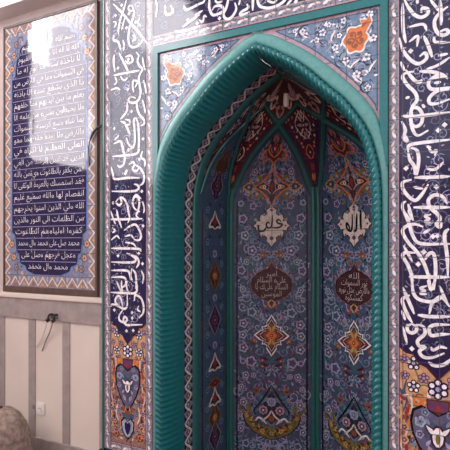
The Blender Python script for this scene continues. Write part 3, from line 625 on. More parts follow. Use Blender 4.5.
def niche():
    root = empty('prayer_niche', (XC, YF, 0))
    tag(root, 'deep pointed arch niche with turquoise rope moulding and tiled panels inside', 'niche')
    # flat turquoise face of the arch and the rectangular frame round the spandrels
    m = MB(); A = dense(ROPE_OUT, .02); B = dense(FACE_OUT, .02); n = min(len(A), len(B)); A, B = A[:n-1]+[A[-1]], B[:n-1]+[B[-1]]
    for sx in (1, -1):
        rows = []
        for j in range(6):
            t = j/5; dd = -.010*math.sin(math.pi*min(1, t*1.0))**.5-.004
            rows.append([(XC+sx*(a[0]+(b[0]-a[0])*t), YF+dd, a[1]+(b[1]-a[1])*t) for a, b in zip(A, B)])
        rows.append([(XC+sx*b[0], YF+.02, b[1]) for b in B]); rows.insert(0, [(XC+sx*a[0], YF+.02, a[1]) for a in A])
        m.grid(rows, 'teal_light')
    m.build('arch_face', root)
    m = MB()
    for a, b, z0, z1 in ((-.640, -.606, 1.9, 2.62), (.606, .640, 1.9, 2.62), (-.640, .640, 2.62, 2.655)): m.box(XC+a, XC+b, YF-.010, YF+.05, z0, z1, 'teal')
    m.box(XC-.645, XC+.645, YF-.002, YF+.05, 2.655, 2.662, 'black')
    fo = m.build('rectangular_frame', root)
    for sx in (-1, 1):
        m = MB(); m.box(XC+sx*.6415-.003, XC+sx*.6415+.003, YF-.003, YF+.05, .3, 2.654, 'black'); m.build('joint_line', root)
    # twisted rope moulding
    PR = [(0, .012), (0, 0), (.002, -.012), (.008, -.024), (.017, -.030), (.028, -.026), (.038, -.012), (.047, .010), (.054, .035), (.059, .065), (.061, .095), (.060, .125), (.058, .15), (.056, .172)]
    IN = [inset(o) for o, d in PR]; m = MB(); arc = 0; cum = [0]
    for a, b in zip(ARC, ARC[1:]): arc += math.hypot(b[0]-a[0], b[1]-a[1]); cum.append(arc)
    plen = 0; pl = [0]
    for a, b in zip(PR, PR[1:]): plen += math.hypot(b[0]-a[0], b[1]-a[1]); pl.append(plen)
    for sx in (1, -1):
        rows = []
        for j in range(len(ARC)):
            r = []
            for k, (o, d) in enumerate(PR):
                x, z = IN[k][j]
                ph = 2*math.pi*(cum[j]/.0300-min(pl[k], .08)/.046)
                amp = (.014*(.5+.5*math.sin(ph)) if 0 < k < len(PR)-1 else 0)*(1 if k < 7 else .7 if k == 7 else .32 if k == 8 else .13)
                nx, nz = ARCN[j]; fr = max(0, 1-abs(d+.02)/.08)
                ox = amp*(1-.5*fr)-.005*(0 < k < len(PR)-1)
                r.append((XC+sx*max(0, x+nx*ox), YF+d-amp*.8*fr, z+nz*ox))
            rows.append(r)
        m.grid(rows, 'teal')
    m.build('rope_moulding', root)
    # band of chain ornament on the reveal
    G = inset(.056)
    gl = [0]
    for a, b in zip(G, G[1:]): gl.append(gl[-1]+math.hypot(b[0]-a[0], b[1]-a[1]))
    gn = normals(G)
    def chain_to(sx):
        def to(t, w, o):
            i = 0; lo, hi = 0, len(gl)-1
            t = min(gl[-1], max(0, t))
            while hi-lo > 1:
                mid = (lo+hi)//2
                if gl[mid] <= t: lo = mid
                else: hi = mid
            f = (t-gl[lo])/((gl[hi]-gl[lo]) or 1); x = G[lo][0]+(G[hi][0]-G[lo][0])*f; z = G[lo][1]+(G[hi][1]-G[lo][1])*f
            nx, nz = gn[hi]
            return (XC+sx*max(0, x+nx*o), YF+.172+w, z+nz*o)
        return to
    for sx in (-1, 1):
        p = Pat(chain_to(sx)); W = .108; T = gl[-1]
        p.sheet(0, T, 0, W, 'night', 160, 1)
        n = round(T/.054); st = T/n
        for sg in (-1, 1):
            p.stroke([(i*st/4, W/2+sg*W*.27*math.sin(i*math.pi/4)) for i in range(4*n+1)], .0135, 'cream' if sg > 0 else 'mauve', 2+(sg > 0), 1, 2)
        for i in range(n):
            p.disc((i+.5)*st, W/2, .012, 'powder' if i % 2 else 'pink', 3, n=6)
            for w in (.16, .84): p.leaf((i+.2)*st, W*w, .03, .014, .2, 'mauve', 2)
        for w in (.05, .95): p.stroke([(T*i/150, W*w) for i in range(151)], .010, 'teal_line', 2, 1, 1)
        p.build('chain_band', root)
    # thin turquoise inner frame
    m = MB(); q = inset(.056, 6); r_ = inset(.048, 6); r2 = inset(.060, 6)
    for sx in (-1, 1):
        m.grid([[(XC+sx*a[0], YF+.279, a[1]) for a in q], [(XC+sx*b[0], YF+.284, b[1]) for b in inset(.064, 6)], [(XC+sx*b[0], YF+.318, b[1]) for b in inset(.066, 6)], [(XC+sx*b[0], YF+.345, b[1]) for b in r2]], 'teal_rib')
    m.build('inner_frame', root)
    # ---- tiled panels of the half-decagon
    zb = .14
    def field(p, i, mat, lowf, highf, s0, s1, nu, nv):
        G = []
        for a in range(nu+1):
            s = s0+(s1-s0)*a/nu; lo, hi = lowf(s), highf(s)
            G.append([(s, lo+(hi-lo)*b/nv) for b in range(nv+1)])
        p.mb.grid([[S(s, z) for s, z in r] for r in G], mat, [[(s*.5, z) for s, z in r] for r in G])
    for i, kind in enumerate(('side', 'ali', 'allah', 'side')):
        L = PLEN[i]; to = niche_to(i)
        pan = Pat(to); field(pan, i, 'slate', lambda s: zb, arch_z, i, i+1, 16, 44)
        if kind == 'side': side_panel(pan, L)
        else: wide_panel(pan, L)
        po = pan.build('tile_panel', root)
        if kind != 'side':
            q = Pat(to); white_medallion(q, kind); q.build('medallion', po)
            q = Pat(to); cartouche(q, kind); q.build('cartouche', po)
            q = Pat(to); star_motif(q); q.build('diamond_motif', po)
            q = Pat(to); basket(q); q.build('crescent_basket', po)
    # ---- kite shaped panels between the ribs
    for c in (0, 1, 2, 3, 4):
        p = Pat(None)
        s0, s1 = max(0, c-.5), min(4, c+.5)
        field(p, c, 'maroon' if c % 2 else 'grape', arch_z, kite_z, s0, s1, 20, 10)
        def to(u, v, o, c=c):
            s = min(4, max(0, c+u*.82)); a, n = S(s, v), SN(s, v); o += .0012
            return tuple(a[k]+n[k]*o for k in range(3))
        p.to = to
        kite_ornament(p, c)
        p.build('kite_panel', root)
    p = Pat(None); field(p, 0, 'brown', kite_z, lambda s: 2.492, 0, 4, 64, 8)
    def to(u, v, o):
        a, n = S(u, v), SN(u, v); o += .0008; return tuple(a[k]+n[k]*o for k in range(3))
    p.to = to; shell_ornament(p); p.build('vault_shell', root)
    # ---- ribs
    def rib(line, w, h, twin=False):
        m = MB()
        prof = [(-.5, 0), (-.5, .35), (-.32, .35), (-.30, .9), (-.18, 1.15), (-.05, .85), (0, .45), (.05, .85), (.18, 1.15), (.30, .9), (.32, .35), (.5, .35), (.5, 0)] if twin else \
               [(-.5, 0), (-.5, .4), (-.3, .45), (-.22, .9), (0, 1.1), (.22, .9), (.3, .45), (.5, .4), (.5, 0)]
        rows = []
        for j, (s, z) in enumerate(line):
            a, b = S(*line[max(0, j-1)]), S(*line[min(len(line)-1, j+1)])
            t = [b[k]-a[k] for k in range(3)]; l = math.sqrt(sum(x*x for x in t)) or 1; t = [x/l for x in t]
            n = SN(s, z); cr = (t[1]*n[2]-t[2]*n[1], t[2]*n[0]-t[0]*n[2], t[0]*n[1]-t[1]*n[0])
            c = S(s, z); rows.append([tuple(c[k]+cr[k]*w*x+n[k]*(h*y-.002) for k in range(3)) for x, y in prof])
        mats = ['teal_dark', 'teal_dark']+['teal_rib']*(len(prof)-5)+['teal_dark', 'teal_dark']
        for q in range(len(prof)-1): m.grid([[r[q], r[q+1]] for r in rows], mats[q])
        return m
    for c in (1, 2, 3):
        rib([(c, zb+(1.93-zb)*i/24) for i in range(25)], .094, .020, True).build('upright_rib', root)
    for c in (0, 1, 2, 3, 4):
        for sg in (-1, 1):
            if not 0 <= c+sg*.3 <= 4: continue
            line = smooth_line([(c+sg*d, z) for d, z in ((.03, 1.88), (.07, 1.94), (.10, 2.0), (.135, 2.06), (.2, 2.14), (.33, 2.225), (.5, 2.29), (.66, 2.335))], 4)
            line = [(s, z) for s, z in line if 0 <= s <= 4]
            rib(line, .046, .012).build('arched_rib', root)
    for c in (0, 1, 2, 3, 4):
        line = [(c-.5+i/20, kite_z(c-.5+i/20)) for i in range(21) if 0 <= c-.5+i/20 <= 4]
        rib(line, .030, .010).build('gable_rib', root)
    m = MB(); m.box(XC-.553, XC+.553, YF+.30, YF+.92, .0, zb+.002, 'plinth_dark'); m.build('niche_floor', root)
    return root

def wide_panel(p, L):
    """slate ground with paired blossoms, scrolling stems and orange arabesques under the arch"""
    rnd = random.Random(7)
    for k in range(170):
        v = .17+k*.0121; u = rnd.uniform(.0, .23)
        if v > 2.0: u *= .6
        m = rnd.choice(('steel', 'teal_line', 'lavender', 'haze', 'powder', 'dusk', 'haze'))
        for sx in (-1, 1):
            p.spiral(sx*u, v, rnd.uniform(.022, .042), 1.3, 1.57+sx*rnd.uniform(0, 2), .006, m, 1, sx)
    for k in range(300):
        v = rnd.uniform(.16, 2.1); u = rnd.uniform(0.02, .235)
        if v > 2.0: u *= .6
        m = rnd.choice(('navy', 'teal_line', 'green', 'plum', 'steel', 'powder', 'haze', 'night', 'lavender', 'rust', 'pink'))
        for sx in (-1, 1): p.leaf(sx*u, v, .03, .012, 1.57+sx*rnd.uniform(-1, 1), m, 1)
    for u, v, r in ((.122, 1.812, .024), (.19, 1.73, .030), (.174, 1.62, .032), (.128, 1.52, .034), (.165, 1.445, .022), (.2, 1.39, .030), (.10, 1.47, .015), (.19, 1.265, .022), (.205, 1.2, .016), (.165, 1.34, .012), (.13, 1.115, .032), (.186, 1.04, .030), (.19, .965, .028), (.186, .88, .032), (.135, .79, .036), (.19, .79, .020), (.17, .70, .024), (.2, .62, .02), (.186, .52, .026), (.12, .70, .018), (.21, .44, .02), (.205, .345, .024), (.17, .25, .026), (.07, .235, .02), (.14, .17, .02), (.16, 1.90, .022), (.13, 2.03, .024), (.205, 1.83, .02)):
        for sx in (-1, 1):
            if r > .02: p.disc(sx*u, v, r*1.1, 'night', 2, n=12)
            p.rosette(sx*u, v, r, 'lavender' if int(v*100) % 3 else 'powder', 'slate', 'plum' if int(v*100) % 2 else 'cream', 3, 5)
    for v in (1.49, .80, .76):
        for sx in (-1, 1):
            p.flower(sx*.06, v, .020, 'plum' if v < 1 else 'rust', 'gold', None, 5, 3); p.leaf(sx*.02, v, .06, .018, 1.57-sx*1.1, 'rust' if v > 1 else 'maroon', 3)
    for sx in (-1, 1): p.flower(sx*.10, .60, .024, 'rust', 'maroon', None, 5, 3); p.flower(sx*.115, .93, .020, 'rust', 'gold', None, 5, 3)
    # flame palmette
    for sx in (-1, 1):
        p.leaf(0, 2.09, .15, .07, 1.57-sx*.28, 'maroon', 2); p.leaf(sx*.005, 2.10, .11, .05, 1.57-sx*.75, 'brown', 2)
        p.stroke([(0, 2.24), (sx*.03, 2.20), (sx*.05, 2.165), (sx*.03, 2.135), (0, 2.115)], .011, 'orange', 4)
        p.stroke([(sx*.05, 2.165), (sx*.08, 2.15), (sx*.095, 2.115), (sx*.07, 2.10), (sx*.03, 2.105), (0, 2.08)], .011, 'orange', 4)
        p.stroke([(sx*.015, 2.19), (sx*.03, 2.165), (sx*.015, 2.14)], .007, 'haze', 5)
        p.leaf(sx*.07, 2.12, .03, .016, 1.57-sx*.4, 'red', 5); p.stroke([(0, 2.085), (sx*.012, 2.06), (0, 2.03)], .010, 'tan', 4)
    p.disc(0, 2.165, .014, 'red', 4, .024); p.disc(0, 2.165, .006, 'cream', 5, .010)
    # lace cross
    for sx in (-1, 1):
        p.stroke([(0, 2.05), (sx*.022, 2.015), (sx*.05, 1.985), (sx*.07, 1.965), (sx*.115, 1.935), (sx*.07, 1.905), (sx*.05, 1.885), (sx*.022, 1.85), (0, 1.80)], .010, 'orange', 5)
        p.stroke([(0, 1.99), (sx*.03, 1.955), (sx*.085, 1.935), (sx*.03, 1.915), (0, 1.88)], .008, 'tan', 6)
        p.stroke([(sx*.115, 1.935), (sx*.14, 1.965), (sx*.175, 1.955), (sx*.195, 1.935), (sx*.175, 1.915), (sx*.14, 1.905), (sx*.115, 1.935)], .009, 'gold', 5)
        p.leaf(sx*.02, 1.935, .09, .05, 1.57-sx*1.57, 'maroon', 3); p.leaf(sx*.13, 1.935, .06, .04, 1.57-sx*1.57, 'brown', 3)
        for dz in (.045, -.045):
            p.leaf(sx*.06, 1.935+dz, .07, .026, 1.57-sx*(1.1 if dz > 0 else 2.0), 'olive', 3); p.leaf(sx*.03, 1.935+dz, .05, .03, (1 if dz > 0 else -1)*(1.57-sx*.5), 'rust', 3)
            p.disc(sx*.10, 1.935+dz, .010, 'tan', 5, n=6); p.disc(sx*.15, 1.935+dz*.9, .010, 'gold', 5, n=6)
        p.disc(sx*.052, 1.935, .013, 'cream', 7, n=7); p.disc(sx*.052, 1.935, .005, 'maroon', 8, n=6); p.disc(sx*.158, 1.935, .010, 'powder', 7, n=7)
    p.leaf(0, 1.82, .22, .045, 1.57, 'maroon', 4); p.disc(0, 1.935, .012, 'red', 7, .03)
    for u in (-L/2+.056, L/2-.056): p.stroke([(u, .16+.04*i) for i in range(44)], .010, 'black', 4, 1, 1)

def lobed(cu, cv, hw, hh, P):
    H = [(hw*a, hh*b) for a, b in P]
    q = H+[(u, -v) for u, v in reversed(H[:-1])]
    return [(cu+u, cv+v) for u, v in q]+[(cu-u, cv+v) for u, v in reversed(q[1:-1])]
MED = [(0, 1), (.12, .84), (.27, .74), (.22, .58), (.38, .46), (.58, .52), (.66, .34), (.60, .2), (.82, .22), (.86, .1), (1, 0)]
def white_medallion(p, kind):
    p.poly(lobed(0, 1.683, .128, .148, MED), 'night', 4); p.poly(lobed(0, 1.683, .118, .138, MED), 'cream', 5)
    if kind == 'ali':
        p.stroke([(.062, 1.708), (.048, 1.722), (.034, 1.712), (.044, 1.698), (.070, 1.690), (.052, 1.672), (.02, 1.668), (-.004, 1.674)], .012, 'black', 7)
        p.stroke([(.006, 1.752), (.004, 1.71), (-.002, 1.676), (-.022, 1.668), (-.034, 1.690), (-.022, 1.706), (-.012, 1.694)], .012, 'black', 7)
        p.stroke([(-.030, 1.682), (-.048, 1.652), (-.075, 1.648), (-.088, 1.668), (-.080, 1.690)], .013, 'black', 7)
    else:
        # alif, two lams and the closing ha of the word
        p.stroke([(.048, 1.765), (.046, 1.70), (.05, 1.645)], .0145, 'black', 7)
        p.stroke([(.020, 1.745), (.018, 1.68), (.014, 1.645), (-.004, 1.64)], .0145, 'black', 7)
        p.stroke([(-.012, 1.745), (-.012, 1.68), (-.018, 1.645), (-.032, 1.642), (-.05, 1.66), (-.052, 1.69), (-.035, 1.672), (-.03, 1.645)], .0135, 'black', 7)
        p.stroke([(.01, 1.775), (0, 1.765), (-.01, 1.775)], .006, 'black', 7)
    p.disc(0, 1.60, .014, 'plum', 7, n=7); p.disc(0, 1.785, .010, 'plum', 7, n=6)
    for sx in (-1, 1): p.disc(sx*.092, 1.683, .007, 'plum', 7, n=6); p.disc(sx*.06, 1.62, .006, 'plum', 7, n=6)
CAR = [(0, 1.42), (.08, 1.2), (.2, 1.02), (.36, .98), (.5, .84), (.68, .74), (.8, .56), (.94, .4), (.96, .2), (1, 0)]
def cartouche(p, kind):
    p.poly(lobed(0, 1.297, .140, .106, CAR), 'rust', 4); p.poly(lobed(0, 1.297, .135, .101, CAR), 'black', 5); p.poly(lobed(0, 1.297, .129, .095, CAR), 'maroon', 6)
    for t, z, w in ((('امير', 1.353, .07), ('علىه السلام', 1.312, .19), ('السلام علىك يا', 1.268, .21), ('المومنين', 1.222, .13)) if kind == 'ali' else (('الله', 1.353, .07), ('نور السموات', 1.312, .18), ('والارض مثل نوره', 1.268, .21), ('كمشكوة', 1.222, .12))):
        p.text(0, z, t, .052, 'cream', 8, w)
    for sx in (-1, 1):
        p.leaf(sx*.01, 1.43, .05, .02, 1.57-sx*.9, 'rust', 4); p.leaf(sx*.01, 1.165, .05, .02, -1.57+sx*.9, 'rust', 4)
        p.stroke([(0, 1.20), (sx*.022, 1.175), (0, 1.145)], .008, 'tan', 7)
DIA = [(0, 1), (.14, .82), (.3, .62), (.26, .5), (.42, .42), (.56, .44), (.5, .26), (.68, .22), (.82, .12), (1, 0)]
def star_motif(p):
    p.poly(lobed(0, .965, .128, .148, DIA), 'night', 4); p.poly(lobed(0, .965, .120, .140, DIA), 'white', 5); p.poly(lobed(0, .965, .103, .124, DIA), 'night', 6); p.poly(lobed(0, .965, .084, .108, DIA), 'cream', 6.5); p.poly(lobed(0, .965, .076, .100, DIA), 'maroon', 6.8)
    p.poly(lobed(0, .965, .062, .085, DIA), 'rust', 7); p.poly(lobed(0, .965, .04, .05, DIA), 'orange', 8); p.disc(0, .965, .013, 'red', 9, n=8); p.disc(0, .965, .006, 'cream', 10, n=6)
    for sx in (-1, 1): p.disc(sx*.082, .965, .008, 'red', 8, n=6); p.leaf(0, .99, .06, .02, 1.57-sx*.5, 'gold', 9); p.leaf(0, .94, .06, .02, -1.57+sx*.5, 'gold', 9)
def basket(p):
    C = [(.19, .455), (.168, .39), (.12, .335), (.06, .305), (0, .285)]
    D = [(0, .365), (.06, .375), (.11, .40), (.15, .435), (.178, .47)]
    q = C+[(-u, v) for u, v in reversed(C[:-1])]+[(-u, v) for u, v in reversed(D[1:])]+D
    p.poly([(u*1.05, v-.006) for u, v in q], 'night', 3); p.poly(q, 'olive', 4)
    for u, v, r in ((.06, .34, .017), (.12, .375, .013), (.0, .325, .015), (.165, .43, .012)):
        for sx in ((-1, 1) if u else (1,)): p.flower(sx*u, v, r, 'gold', 'rust', None, 5, 6)
    rnd = random.Random(9)
    for k in range(40):
        t = rnd.random(); u = t*.17; v = .325+.13*t*t+rnd.uniform(-.022, .022)
        for sx in (-1, 1): p.leaf(sx*u, v, .03, .013, 1.57+sx*rnd.uniform(-1.5, 1.5), rnd.choice(('brown', 'gold', 'night', 'green', 'rust', 'brown')), 5)
    for sx in (-1, 1):
        p.stroke([(sx*.185, .45), (sx*.215, .49), (sx*.19, .51)], .012, 'olive', 4); p.stroke([(sx*.15, .44), (sx*.165, .50), (sx*.14, .52)], .010, 'olive', 4)
        p.stroke([(0, .64), (sx*.03, .59), (sx*.07, .53), (sx*.115, .47), (sx*.10, .44)], .010, 'black', 4)
        p.rosette(sx*.055, .475, .03, 'pink', 'plum', 'cream', 5)
        p.stroke([(0, .475), (sx*.02, .44), (sx*.05, .41), (sx*.03, .385)], .011, 'cream', 6)
        p.stroke([(sx*.05, .41), (sx*.085, .425), (sx*.105, .405)], .011, 'white', 6)
        p.leaf(sx*.02, .64, .07, .02, 1.57-sx*.4, 'plum', 4); p.leaf(sx*.02, .56, .05, .02, -1.57+sx*.8, 'steel', 4)
        p.leaf(sx*.14, .46, .06, .024, 1.57-sx*.2, 'olive', 5); p.stroke([(sx*.06, .30), (sx*.1, .28), (sx*.03, .25), (0, .235)], .008, 'lavender', 4)
    p.fan([(0, .60), (.09, .46), (0, .385), (-.09, .46)], 'night', 3)
    p.rosette(0, .53, .03, 'lavender', 'steel', 'powder', 5); p.disc(0, .42, .02, 'rust', 5, n=8)

def side_panel(p, L):
    """half-width panel: one axis of palmettes"""
    for z, k in ((2.06, 'rust'), (1.93, 'plum'), (1.70, 'cream'), (1.50, 'steel'), (1.36, 'rust'), (1.22, 'steel'), (1.08, 'plum'), (.92, 'steel'), (.80, 'cream'), (.68, 'red'), (.58, 'cream'), (.46, 'rust'), (.34, 'plum'), (.22, 'steel')):
        if k == 'cream':
            p.fan([(-.075, z-.035), (-.05, z), (0, z+.085), (.05, z), (.075, z-.035), (0, z-.05)], 'night', 2)
            for sx in (-1, 1): p.stroke([(0, z+.075), (sx*.02, z+.03), (sx*.045, z+.005), (sx*.068, z-.03), (sx*.03, z-.03), (0, z-.045)], .014, 'cream', 4)
            p.fan([(-.026, z), (0, z+.04), (.026, z), (0, z-.025)], 'red', 3)
        elif k in ('plum', 'rust', 'red'):
            h = .10 if k != 'red' else .04
            p.poly([(0, z+h), (.05, z+h*.35), (.075, z), (.05, z-h*.45), (0, z-h), (-.05, z-h*.45), (-.075, z), (-.05, z+h*.35)], 'grape' if k == 'plum' else 'brown', 2)
            for sx in (-1, 1): p.stroke([(0, z+h), (sx*.045, z+h*.4), (sx*.07, z), (sx*.045, z-h*.4), (0, z-h)], .009, 'mauve' if k == 'plum' else 'olive', 3)
            p.rosette(0, z, .034, k, 'gold' if k == 'rust' else 'maroon', 'orange', 4); p.leaf(0, z+.03, h*.55, .02, 1.57, k, 4); p.leaf(0, z-.03, h*.55, .02, -1.57, k, 4)
        else:
            p.rosette(0, z, .026, 'lavender', 'steel', 'night', 3)
        for sx in (-1, 1):
            p.rosette(sx*.085, z+.075, .021, 'steel', 'navy', 'powder', 2); p.spiral(sx*.09, z-.03, .03, 1.2, sx, .005, 'teal_line', 1, sx)
            p.leaf(sx*.05, z+.10, .035, .014, 1.57-sx*.7, 'navy', 1)
    for sx in (-1, 1): p.stroke([(sx*.13, .16+.045*i) for i in range(42)], .012, 'teal_rib', 2, 1, 1); p.stroke([(sx*.145, .16+.045*i) for i in range(42)], .016, 'night', 1, 1, 1)

def kite_ornament(p, c):
    ok = lambda u: 0 <= c+u <= 4
    for sx in (-1, 1):
        for u, v, L, w, a, m in ((.02, 2.30, .12, .016, .35, 'cream'), (.02, 2.285, .15, .018, 0, 'pink'), (.02, 2.27, .12, .016, -.35, 'cream'), (.01, 2.315, .06, .03, .9, 'cream'), (.01, 2.255, .05, .03, -.9, 'pink'),
                                (.12, 2.31, .06, .014, .3, 'pink'), (.14, 2.265, .06, .014, -.3, 'cream'), (.03, 2.345, .06, .012, .3, 'cream'), (.03, 2.225, .06, .012, -.3, 'pink')):
            if ok(sx*(u+L)): p.leaf(sx*u, v, L, w, a if sx > 0 else math.pi-a, m, 4)
        P = [(sx*.01, 2.355), (sx*.11, 2.335), (sx*.20, 2.29), (sx*.11, 2.24), (sx*.01, 2.215)]
        if ok(sx*.2): p.stroke(P, .010, 'cream', 5)
        for u, v, m in ((.26, 2.325, 'orange'), (.32, 2.29, 'red'), (.24, 2.25, 'rust'), (.36, 2.315, 'gold'), (.17, 2.205, 'red'), (.11, 2.17, 'orange'), (.42, 2.305, 'pink'), (.28, 2.275, 'cream'), (.15, 2.345, 'gold'), (.08, 2.13, 'red'), (.20, 2.225, 'cream'), (.13, 2.19, 'gold')):
            if ok(sx*u): p.disc(sx*u, v, .022, m, 3, .008, 7)
        if ok(sx*.08): p.stroke([(0, 2.185), (sx*.05, 2.165), (sx*.07, 2.14), (sx*.04, 2.115), (0, 2.10)], .011, 'cream' if c % 2 else 'orange', 4)
        if ok(sx*.08): p.leaf(sx*.01, 2.08, .05, .03, -1.57+sx*.3, 'red', 3); p.leaf(sx*.015, 2.02, .05, .02, -1.57+sx*.2, 'orange', 3)
    for u, v, r, q, m, l in ((0, 2.285, .05, .016, 'grape', 5), (0, 2.285, .022, .007, 'cream', 6), (0, 2.14, .03, .014, 'maroon', 4), (0, 2.14, .014, .007, 'cream', 5), (0, 2.05, .02, .02, 'red', 3), (0, 1.985, .014, .02, 'orange', 3)):
        if 0 < c < 4: p.disc(u, v, r, m, l, q)

def shell_ornament(p):
    for c in (1, 2, 3):
        for sx in (-1, 1):
            for u, v, L, w, a, m in ((.0, 2.405, .34, .014, .05, 'cream'), (.0, 2.412, .30, .013, .14, 'pink'), (.0, 2.42, .24, .013, .26, 'cream'), (0, 2.43, .16, .02, .5, 'cream'), (.22, 2.385, .22, .012, .06, 'mauve'), (.0, 2.40, .12, .022, 1.2, 'pink')):
                p.leaf(c+sx*u, v, L, w, a if sx > 0 else math.pi-a, m, 4)
    for k in range(17):
        s = k*.25
        if 0 < s < 4:
            z = kite_z(s)
            for sg in (-1, 1):
                p.stroke([(s, z+.02), (s+sg*.07, z+.04), (s+sg*.09, z+.062), (s+sg*.02, z+.07)], .022, 'cream' if k % 2 else 'pink', 2)
            p.disc(s, z+.035, .03, 'red' if k % 2 else 'rust', 3, .010)
            p.disc(s+.12, z+.025, .03, 'orange', 2, .006)
niche()

# ------------------------------------------------------------------ spandrels
def spandrel(sx, label):
    B = [(u, v) for u, v in dense(FACE_OUT, .02) if v > 2.02]
    # walk from apex down the curve, then up the upright and back along the top
    U = .606; V = 2.62
    out = [(.03, V)]+[(max(u, .03)+.0, v) for u, v in B if u < U and v < V]+[(U, 2.085), (U, V)]
    root = empty('spandrel_panel', (XC+sx*.35, YF, 2.3)); tag(root, label, 'tile panel')
    to = lambda u, v, o: (XC+sx*u, YF-o+.004, v)
    p = Pat(to)
    p.poly(out, 'pink', 0)
    inner = [(.10, V-.016)]+[(u+.012, v+.016) for u, v in B if .09 < u < .575 and v+.016 < V-.022]+[(U-.014, 2.15), (U-.014, V-.016)]
    p.poly(inner, 'steel', 1)
    p.stroke(inner, .006, 'slate', 2, 1, 1, True)
    def inside(u, v, pad=.0):
        n = len(inner); c = False
        for i in range(n):
            a, b = inner[i], inner[(i+1) % n]
            if (a[1] > v) != (b[1] > v) and u < (b[0]-a[0])*(v-a[1])/(b[1]-a[1])+a[0]: c = not c
        return c
    for u, v, r, a, d in ((.36, 2.53, .06, 0, 1), (.52, 2.36, .06, 2, -1), (.25, 2.57, .035, 1, 1), (.44, 2.41, .045, 3, 1), (.54, 2.27, .035, 1, -1), (.32, 2.545, .035, 2, -1), (.55, 2.58, .03, 0, 1), (.43, 2.57, .03, 4, 1)):
        p.spiral(u, v, r, 1.6, a, .008, 'navy', 3, d); p.spiral(u+.006, v-.004, r*.85, 1.5, a+.5, .006, 'powder', 3, d)
    rnd = random.Random(4)
    k = 0
    while k < 150:
        u, v = rnd.uniform(.14, .585), rnd.uniform(2.2, 2.6)
        if inside(u, v) and inside(u+.015, v-.015) and inside(u-.012, v-.012):
            m = rnd.choice(('white', 'powder', 'sky', 'pink', 'slate', 'white', 'lavender'))
            p.leaf(u, v, .022, .009, rnd.uniform(0, 6.3), m, 4); k += 1
            if k % 5 == 0: p.spiral(u, v, .022, 1.4, k, .005, 'slate' if k % 2 else 'powder', 3, 1)
    for u, v, r in ((.34, 2.55, .020), (.31, 2.52, .016), (.40, 2.47, .018), (.45, 2.40, .018), (.545, 2.40, .02), (.50, 2.33, .02), (.56, 2.59, .018), (.44, 2.585, .016), (.24, 2.575, .016), (.575, 2.48, .018), (.55, 2.26, .016), (.37, 2.58, .014), (.20, 2.585, .012), (.42, 2.52, .014)):
        p.flower(u, v, r, 'white', 'sky', 'slate', 5, 5)
    for u, v, a in ((.27, 2.54, 2.5), (.38, 2.50, 1.2), (.47, 2.36, .7), (.52, 2.29, 2.4), (.555, 2.33, 1.)):
        p.leaf(u, v, .06, .018, a, 'white', 6); p.leaf(u+.005, v, .045, .006, a, 'navy', 7)
    po = p.build('floral_field', root)
    q = Pat(to); cu, cv = .495, 2.488
    body = [(cu+.052*(1+.10*math.cos(6*a))*math.cos(a), cv+.056*(1+.10*math.cos(6*a))*math.sin(a)) for a in [2*math.pi*i/36 for i in range(36)]]
    neck = [(cu+.012, cv+.045), (cu+.03, cv+.06), (cu+.022, cv+.085), (cu+.05, cv+.08), (cu+.064, cv+.098), (cu+.072, cv+.065), (cu+.058, cv+.045), (cu+.045, cv+.02)]
    big = lambda P, s, c: [(c[0]+(u-c[0])*s, c[1]+(v-c[1])*s) for u, v in P]
    q.fan(big(neck, 1.22, (cu+.04, cv+.06)), 'white', 8); q.fan(big(body, 1.16, (cu, cv)), 'white', 8)
    q.fan(neck, 'orange', 9); q.fan(body, 'orange', 9)
    for a in range(5): q.stroke([(cu, cv), (cu+.03*math.cos(a*1.257+.4), cv+.03*math.sin(a*1.257+.4)), (cu+.042*math.cos(a*1.257+1), cv+.042*math.sin(a*1.257+1))], .008, 'rust', 10)
    for a in range(5): q.disc(cu+.028*math.cos(a*1.257+1), cv+.028*math.sin(a*1.257+1), .010, 'rust', 10, n=7)
    q.stroke([(cu+.03, cv+.05), (cu+.05, cv+.07)], .008, 'rust', 10)
    q.build('orange_medallion', root)
spandrel(-1, 'blue floral spandrel with orange medallion, left of the arch point, washed by window reflection')
spandrel(1, 'blue floral spandrel with orange medallion, right of the arch point')

